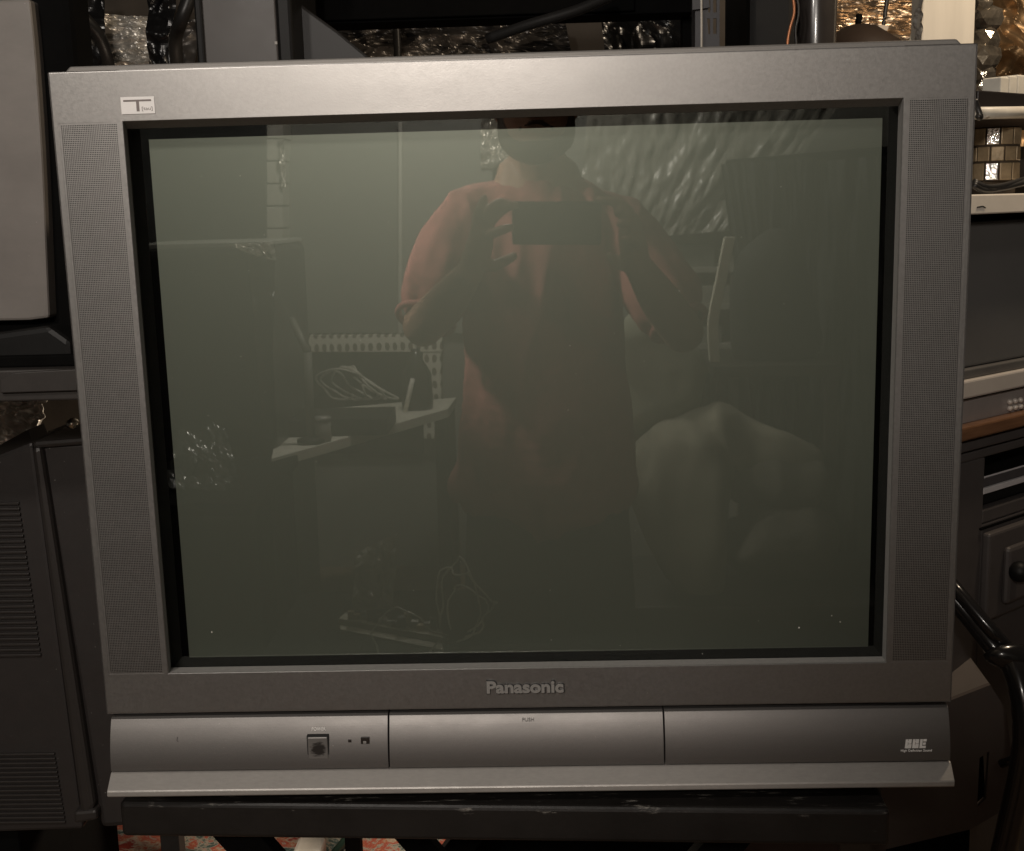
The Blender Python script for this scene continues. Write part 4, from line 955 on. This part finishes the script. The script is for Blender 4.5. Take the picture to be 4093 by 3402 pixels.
# black draped set
DRAPE = pm('black_film', (.016, .016, .016), rough=.35, var=.3, scale=6, bump=.3, bscale=14)
ds = thing('draped_cabinet', 'tall black plastic-draped cabinet at the left of the mirrored room', 'cabinet', D_(440, 920, 2.3))
xl, xr2 = D_(250, 700, 2.2)[0], D_(556, 700, 2.2)[0]
ztp = D_(440, 508, 2.2)[2]
loft('body', [[(xl, -2.2, FL), (xr2-.01, -2.2, FL), (xr2-.01, -2.75, FL), (xl, -2.75, FL)], [(xl, -2.2, ztp), (xr2, -2.2, ztp), (xr2, -2.75, ztp), (xl, -2.75, ztp)]], DRAPE, ds, bev=.02)
box('lid', (xl, xr2-.01, -2.76, -2.24, ztp, ztp+.012), pm('lid_grey', (.28, .28, .26), rough=.5), ds)
crumple('drape_edge', [D_(505, 505, 2.185), D_(562, 500, 2.185), D_(560, 900, 2.185), D_(540, 900, 2.185)], BAG, ds, nu=12, nv=50, amp=.03, sc=10, seed=81, back=(0, -.002, 0))
crumple('shiny_film', [D_(465, 500, 2.19), D_(560, 497, 2.19), D_(566, 535, 2.18), D_(510, 520, 2.18)], FOIL, ds, nu=24, nv=12, amp=.02, sc=16, seed=83, back=(0, -.002, 0))
# patterned shelf edging forming a frame
def edging_material():
    m = pm('lace_edging', (.8, .78, .68), rough=.8, var=.05)
    nt = m.node_tree; N = nt.nodes; L = nt.links; b = N['Principled BSDF']; src = b.inputs['Base Color'].links[0].from_socket
    tc = N.new('ShaderNodeTexCoord'); w_ = N.new('ShaderNodeTexWave'); w_.bands_direction = 'X'; w_.inputs['Scale'].default_value = 11; w_.inputs['Distortion'].default_value = 1.5
    L.new(tc.outputs['Object'], w_.inputs['Vector']); w2 = N.new('ShaderNodeTexWave'); w2.bands_direction = 'Z'; w2.inputs['Scale'].default_value = 6.5; w2.inputs['Distortion'].default_value = .3; L.new(tc.outputs['Object'], w2.inputs['Vector'])
    mu = N.new('ShaderNodeMath'); mu.operation = 'MULTIPLY'; L.new(w_.outputs[1], mu.inputs[0]); L.new(w2.outputs[1], mu.inputs[1])
    mr = N.new('ShaderNodeMapRange'); mr.inputs[1].default_value = .25; mr.inputs[2].default_value = .4; L.new(mu.outputs[0], mr.inputs[0])
    mx = N.new('ShaderNodeMix'); mx.data_type = 'RGBA'; L.new(mr.outputs[0], mx.inputs[0]); L.new(src, mx.inputs[6]); mx.inputs[7].default_value = (.16, .13, .1, 1); L.new(mx.outputs[2], b.inputs['Base Color']); return m
EDG = edging_material()
ef = thing('patterned_panel', 'pale patterned frame behind the cluttered table, mirrored in the screen', 'frame', D_(740, 850, DW-.05))
rslab('top_band', [(576, 688), (906, 686), (906, 722), (576, 722)], DW-.06, .055, EDG, ef)
rslab('side_band', [(576, 722), (612, 722), (616, 900), (582, 900)], DW-.055, .05, EDG, ef)
rslab('side_band', [(866, 722), (904, 722), (904, 900), (868, 900)], DW-.055, .05, EDG, ef)
rslab('dark_opening', [(612, 722), (866, 722), (868, 930), (616, 930)], DW-.03, .028, SATIN, ef)
# table with clutter
zt4 = -.47
tbl = thing('work_table', 'white-topped table with clutter behind the person, mirrored in the screen', 'table', (-.45, -2.6, FL))
def mz(u, v, z): p = atz(u, v, z); return np.array([p[0], -p[1], p[2]])
TT = [mz(556, 940, zt4), mz(575, 846, zt4), mz(935, 815, zt4), mz(918, 838, zt4)]
slab('table_top', [tuple(p) for p in TT], (0, 0, -.03), pm('table_white', (.7, .68, .6), rough=.5, var=.05), tbl)
cxm = sum(TT)/4
xs_ = [p[0] for p in TT]; ys_ = [p[1] for p in TT]
for p in TT:
    q = cxm+(p-cxm)*.9; box('leg', (q[0]-.02, q[0]+.02, q[1]-.02, q[1]+.02, FL, zt4-.03), SATIN, tbl)
def on_table(u, v, dz=0.): p = mz(u, v, zt4); return p+np.array([0, 0, dz])
c = on_table(690, 880); tag(box('equipment_case', (c[0]-.13, c[0]+.17, c[1]-.10, c[1]+.12, zt4, zt4+.05), BLACKP), 'flat black case on the mirrored table', 'case')
c2 = on_table(720, 868)
for k in range(6):
    pts = [(c2[0]+.02*k-.03+.07*math.cos(t+k)*(1+.2*math.sin(3*t+k)), c2[1]+.03*math.sin(t*1.3+k), zt4+.075+.05*(1+math.sin(t+k*.7))) for t in np.linspace(0, 5.6, 14)]
    if k == 0: coil = thing('cable_coil', 'tangled pale cables on the black case, mirrored in the screen', 'cables', (c2[0], c2[1], zt4+.05))
    tube('cable_loop', pts, .0035, pm('pale_cable', (.5, .48, .42), rough=.4), coil, n=3, seg=6)
c3 = on_table(683, 884); jar = thing('jar', 'small grey jar on the mirrored table', 'jar', (c3[0], c3[1]+.14, zt4))
lathe('jar_body', [(.022, zt4), (.024, zt4+.01), (.024, zt4+.055), (.018, zt4+.06)], (c3[0], c3[1]+.16, 0), pm('jar_grey', (.3, .29, .26), rough=.3), jar); lathe('jar_lid', [(.025, zt4+.061), (.025, zt4+.072), (.005, zt4+.074)], (c3[0], c3[1]+.16, 0), LET, jar)
c4 = on_table(830, 845); tag(tube('stick', [tuple(c4), tuple(np.array(c4)+(.03, 0, .11))], .008, pm('stick_white', (.8, .77, .7), rough=.4), curve=False), 'short white stick standing at the end of the mirrored table', 'stick')
c5 = on_table(856, 838); bt = thing('bottle', 'dark bottle at the right end of the mirrored table', 'bottle', tuple(c5)); lathe('bottle_body', [(.05, zt4), (.053, zt4+.02), (.05, zt4+.12), (.02, zt4+.17), (.015, zt4+.2)], (c5[0], c5[1], 0), pm('bottle_dark', (.02, .018, .016), rough=.2), bt)
arm = thing('desk_arm', 'thin desk lamp arm clamped to the mirrored table', 'lamp arm', tuple(on_table(638, 905)))
ap = on_table(638, 908)
tube('upright', [tuple(ap), (ap[0]+.004, ap[1], D_(648, 722, -ap[1])[2])], .013, pm('arm_grey', (.13, .125, .11), rough=.5), arm, curve=False)
tube('upper_arm', [(ap[0]+.004, ap[1], D_(648, 722, -ap[1])[2]), D_(598, 655, -ap[1]+.1)], .011, MATS['arm_grey'], arm, curve=False)
lathe('clamp', [(.04, zt4), (.04, zt4+.012), (.015, zt4+.02)], (ap[0], ap[1], 0), BLACKP, arm)
# glossy plastic heap lower left
hp_ = thing('low_bench', 'low dark bench with wrapped parts at the lower left of the mirrored room', 'bench', (-.75, -1.9, FL))
zh = D_(420, 985, 1.85)[2]
box('bench_top', (-1.3, D_(560, 960, 1.85)[0], -2.15, -1.6, zh-.03, zh), SATIN, hp_)
for x in (-1.28, D_(540, 960, 1.85)[0]-.03): box('leg', (x, x+.04, -1.9, -1.86, FL, zh-.03), SATIN, hp_)
tag(crumple('plastic_wrap', [(D_(340, 890, 1.95)[0], -2.05, zh+.09), (D_(440, 880, 1.95)[0], -2.05, zh+.11), (D_(495, 960, 1.75)[0], -1.72, zh+.02), (D_(345, 985, 1.75)[0], -1.72, zh+.02)], pm('film_wrap', (.05, .05, .047), rough=.18, var=.3, bump=.3, bscale=40), nu=40, nv=40, amp=.06, sc=11, seed=91, back=(0, 0, -.002)), 'shiny crumpled plastic wrap at the lower left of the mirrored room', 'plastic wrap')
# small trolley right in front of the set with a circuit board and leads
zk = -.47
kt = thing('trolley', 'low dark trolley below the screen holding a circuit board', 'trolley', (-.15, -.72, FL))
kx0, kx1 = mz(640, 1300, zk)[0], mz(1060, 1300, zk)[0]; ky = mz(860, 1300, zk)[1]
box('trolley_top', (kx0-.06, kx1+.05, ky-.22, ky+.16, zk-.02, zk), SATIN, kt)
for x in (kx0-.05, kx1+.02):
    for y in (ky-.2, ky+.12): box('leg', (x, x+.02, y, y+.02, FL, zk-.02), SATIN, kt)
pcb = thing('circuit_board', 'circuit board with leads at the bottom of the mirrored room', 'circuit board', (0, ky, zk))
PCBM = pm('board_tan', (.30, .27, .19), rough=.5, var=.3, scale=60)
pq = [mz(694, 1268, zk+.012), mz(915, 1308, zk+.012), mz(905, 1290, zk+.012), mz(708, 1255, zk+.012)]
slab('board', [tuple(p) for p in pq], (0, 0, -.010), PCBM, pcb, bev=.001)
pq2 = [mz(697, 1290, zk+.004), mz(910, 1332, zk+.004), mz(905, 1320, zk+.004), mz(698, 1280, zk+.004)]
slab('lower_rail', [tuple(p) for p in pq2], (0, 0, -.004), PCBM, pcb, bev=.0005)
for k in range(14):
    p = mz(720+13*k, 1264+2.3*k+random.uniform(-4, 4), zk+.012); h = random.uniform(.006, .022); w_ = random.uniform(.003, .007)
    box('component', (p[0]-w_, p[0]+w_, p[1]-w_, p[1]+w_, zk+.0121, zk+.012+h), random.choice([LET, BLACKP, pm('comp_tan', (.4, .3, .18), rough=.5)]), pcb, bev=.0008)
for k, (ua, ub, vt, vb) in enumerate([(905, 1012, 1155, 1290), (920, 1000, 1175, 1280), (900, 985, 1140, 1300), (770, 905, 1240, 1345)]):
    c0 = mz((ua+ub)/2, vb, zk+.02); hw = abs(mz(ua, vb, zk)[0]-mz(ub, vb, zk)[0])/2; hh = (vb-vt)*.00075
    pts = [(c0[0]+hw*math.cos(t)*(1+.28*noise.noise(Vector((t*.9, k*3.1, 0))))+.012*noise.noise(Vector((t*2.2, k, 5))), c0[1]+.02*math.sin(2*t), zk+.008+hh*.5*(1+math.sin(t))*(1+.35*noise.noise(Vector((t*.8, k*1.7, 9))))) for t in np.linspace(-math.pi/2, 1.2*math.pi-.15+.25*k, 18)]
    tube('lead', pts, .0016, pm('lead_pale', (.5, .48, .4), rough=.4), pcb, n=2, seg=6)
pgb = [mz(722, 1262, zk+.01), mz(790, 1255, zk+.01)]
tag(crumple('plastic_bag', [(pgb[0][0], pgb[0][1]-.05, zk+.10), (pgb[1][0]+.02, pgb[1][1]-.05, zk+.13), (pgb[1][0]+.01, pgb[1][1]-.01, zk+.014), (pgb[0][0], pgb[0][1]-.01, zk+.014)], pm('clear_bag', (.33, .32, .28), rough=.15, var=.3, bump=.3, bscale=50), nu=24, nv=24, amp=.03, sc=22, seed=95, back=(0, -.002, 0)), 'crumpled clear bag behind the circuit board, mirrored in the screen', 'bag')
# right side: pleated plastic sheet, dark drapes, shelves, chair, cushions
PLAS = pm('plastic_sheet', (.27, .265, .235), rough=.3, var=.25, scale=5, bump=.3, bscale=30, stretch=(4, 4, 1))
def pleated(name, TL, TR, BR, BL, mat, parent, amp, n=14, gather=.35, seed=0):
    TL, TR, BR, BL = map(Vector, (TL, TR, BR, BL)); nu, nv = 120, 50; vs = []
    for j in range(nv+1):
        for i in range(nu+1):
            s, t = i/nu, j/nv
            g = .5+(s-.5)*(1-gather*(1-t)); p = TL.lerp(TR, g).lerp(BL.lerp(BR, g), t)
            ph = s*n*2*math.pi+2.*noise.noise(Vector((s*6, t*2, seed)))
            h = math.sin(ph)*.10+1.3*noise.noise(Vector((s*7+t*2.5, t*2.2, seed+2)))+.8*abs(noise.noise(Vector((s*15-t*3, t*4, seed+7))))+.7*noise.noise(Vector((s*22, t*7, seed+4)))+.3*noise.noise(Vector((s*60, t*20, seed+9)))
            vs.append(tuple(p+Vector((0, 1, 0))*h*amp*(.5+.5*t)))
    n0 = len(vs); vs += [(a, b-.002, c) for a, b, c in vs]
    fs = [(j*(nu+1)+i, j*(nu+1)+i+1, (j+1)*(nu+1)+i+1, (j+1)*(nu+1)+i) for j in range(nv) for i in range(nu)]
    fs += [tuple(k+n0 for k in reversed(f)) for f in fs]
    return mobj(name, vs, fs, mat, parent, smooth=True)
tag(pleated('plastic_sheet', D_(1180, 180, 2.95), D_(1800, 150, 2.95), D_(1520, 470, 2.95), D_(1185, 500, 2.95), PLAS, None, .018, gather=.1, seed=2), 'gathered clear plastic sheet hanging at the upper right of the mirrored room', 'plastic sheet')
DRK = pm('charcoal_cloth', (.02, .021, .021), rough=.8, var=.3, scale=6, bump=.2, bscale=30)
tag(pleated('dark_drape', D_(1500, 335, 2.6), D_(1650, 325, 2.6), D_(1640, 1010, 2.6), D_(1560, 1000, 2.6), DRK, None, .03, n=4, gather=-.3, seed=5), 'charcoal cloth hanging from a rail right of the plastic sheet', 'cloth')
DRK2 = pm('grey_cloth', (.04, .042, .04), rough=.8, var=.3, scale=6, bump=.2, bscale=30)
tag(pleated('grey_drape', D_(1625, 320, 2.75), D_(1960, 300, 2.75), D_(1960, 1150, 2.75), D_(1600, 1150, 2.75), DRK2, None, .04, n=5, gather=.05, seed=8), 'grey cloth drape along the right edge of the mirrored room', 'cloth')
tag(tube('drape_rail', [D_(1490, 337, 2.65), D_(1980, 296, 2.70)], .014, SATIN, curve=False), 'dark rail from which the charcoal cloth hangs', 'rail')
sh = thing('box_shelf', 'shelf of pale boxes behind the upright wooden chair, mirrored in the screen', 'shelf', D_(1440, 900, 3.05))
xs0, xs1 = D_(1370, 600, 3.05)[0], D_(1530, 600, 3.05)[0]
for v in (545, 620, 700): 
    z_ = D_(1450, v, 3.05)[2]; box('shelf_board', (xs0, xs1, -3.28, -2.98, z_-.02, z_), pm('pale_shelf', (.36, .35, .31), rough=.6), sh)
for x in (xs0, xs1-.02): box('upright', (x, x+.02, -3.27, -3.2, FL, D_(1450, 480, 3.05)[2]), pm('pale_shelf', (.36, .35, .31)), sh)
for k, (ua, ub, v, hh, cl) in enumerate([(1385, 1460, 545, .07, (.16, .17, .15)), (1480, 1520, 545, .05, (.3, .28, .24)), (1400, 1500, 620, .06, (.30, .29, .25)), (1390, 1475, 700, .055, (.24, .24, .21))]):
    z_ = D_(1450, v, 3.05)[2]; a, b = D_(ua, v, 3.05)[0], D_(ub, v, 3.05)[0]
    tag(box('shelf_box', (a, b, -3.2, -3.0, z_, z_+hh), pm('boxc%d' % k, cl, rough=.7)), ['dark long box on the top board of the mirrored shelf', 'small pale box on the top board of the mirrored shelf', 'pale box on the middle board of the mirrored shelf', 'grey box on the bottom board of the mirrored shelf'][k], 'box')
wch = thing('wooden_chair', 'pale wooden chair back with two curved posts right of the person, mirrored in the screen', 'chair', D_(1500, 900, 2.2))
CHW = pm('pale_wood', (.72, .69, .58), rough=.5, var=.1, scale=20, stretch=(6, 6, 1))
def cpost(uv, D, w_):
    P = spline([D_(u, v, D) for u, v in uv], 6); wv = np.array([w_/2, 0, 0])
    rings = [[tuple(p-wv), tuple(p+wv), tuple(p+wv+(0, -.03, 0)), tuple(p-wv+(0, -.03, 0))] for p in P]; return loft('post', rings, CHW, wch, bev=.002)
cpost([(1497, 486), (1478, 580), (1463, 660), (1466, 742)], 2.2, .028)
cpost([(1574, 490), (1552, 560), (1526, 640), (1520, 742)], 2.35, .022)
zc_ = D_(1470, 742, 2.2)[2]
sx0 = D_(1452, 742, 2.2)[0]
box('seat', (sx0, sx0+.34, -2.5, -2.1, zc_-.03, zc_), pm('dark_wood', (.03, .025, .02), rough=.6), wch)
for x in (sx0+.01, sx0+.30):
    for y in (-2.48, -2.13): box('leg', (x, x+.03, y, y+.03, FL, zc_-.03), MATS['dark_wood'], wch)
coat = blobs_to_mesh('dark_jacket', [{'p': [np.array([sx0+.2, -2.28, zc_+.05]), np.array([sx0+.18, -2.28, zc_+.22]), np.array([sx0+.2, -2.30, zc_+.30])], 'r': [.12, .10, .06], 's': (1.1, .8, 1)}], .008, 4, DRK, None)
tag(coat, 'dark jacket piled on the seat of the mirrored wooden chair', 'jacket')
CUSH = pm('olive_cushion', (.34, .35, .27), rough=.9, var=.15, scale=12, bump=.4, bscale=14)
SACK = pm('beige_sack', (.29, .275, .215), rough=.9, var=.12, scale=10, bump=.35, bscale=18)
bn = thing('low_chest', 'dark low chest under the cushions at the right of the mirrored room', 'chest', (D_(1480, 1200, 2.0)[0], -2.1, FL))
zq = D_(1400, 1225, 1.95)[2]
box('chest_body', (D_(1295, 1200, 1.95)[0], D_(1860, 1200, 1.95)[0], -2.35, -1.88, FL, zq), pm('chest_dark', (.025, .022, .02), rough=.5), bn, bev=.01)
sk = blobs_to_mesh('stuffed_sack', [{'p': [np.array(D_(1442, 1195, 2.02))+(0, 0, .0), np.array(D_(1410, 1090, 2.02)), np.array(D_(1400, 980, 2.02)), np.array(D_(1400, 930, 2.02))], 'r': [.045, .105, .125, .10], 's': (1.02, .75, 1), 'k': 12},
                                   {'p': [np.array(D_(1340, 945, 2.03)), np.array(D_(1480, 900, 2.05)), np.array(D_(1640, 950, 2.08))], 'r': [.065, .085, .06], 's': (1, .8, 1)}], .009, 3, SACK, None, disp=.022, dsc=(7, 7, 3.5), seed=5.)
tag(sk, 'tall stuffed beige sack standing on the dark chest, mirrored in the screen', 'sack')
cu = blobs_to_mesh('cushion', [{'p': [np.array(D_(1330, 850, 2.12)), np.array(D_(1365, 770, 2.12)), np.array(D_(1330, 690, 2.12))], 'r': [.085, .105, .07], 's': (1, .7, 1)}], .009, 3, CUSH, None, disp=.015, dsc=(8, 8, 8), seed=9.)
tag(cu, 'olive cushion on top of the stuffed sack, partly behind the person', 'cushion')
b3 = blobs_to_mesh('soft_bag', [{'p': [np.array(D_(1540, 985, 2.05)), np.array(D_(1640, 985, 2.05))], 'r': [.085, .075], 's': (1, .8, .85)}, {'p': [np.array(D_(1560, 1110, 2.05)), np.array(D_(1640, 1110, 2.05))], 'r': [.10, .10]}], .009, 3, pm('taupe_bag', (.12, .11, .09), rough=.85, var=.15, bump=.3, bscale=20), None, disp=.015, dsc=(8, 8, 8), seed=2.)
tag(b3, 'taupe soft bag right of the stuffed sack, mirrored in the screen', 'bag')
tag(crumple('foil_sheet', [D_(985, 215, DW-.06), D_(1050, 215, DW-.06), D_(1045, 345, DW-.06), D_(985, 345, DW-.06)], FOIL, nu=30, nv=40, amp=.07, sc=7, seed=101, back=(0, -.002, 0)), 'crumpled foil patch on the rear wall beside the face, mirrored in the screen', 'foil')
tag(crumple('foil_strip', [D_(572, 285, DW-.165), D_(583, 285, DW-.165), D_(586, 385, DW-.165), D_(577, 385, DW-.165)], FOIL, nu=8, nv=40, amp=.02, sc=20, seed=103, back=(0, -.002, 0)), 'thin shiny foil strip on the pale blockwork column, mirrored in the screen', 'foil')
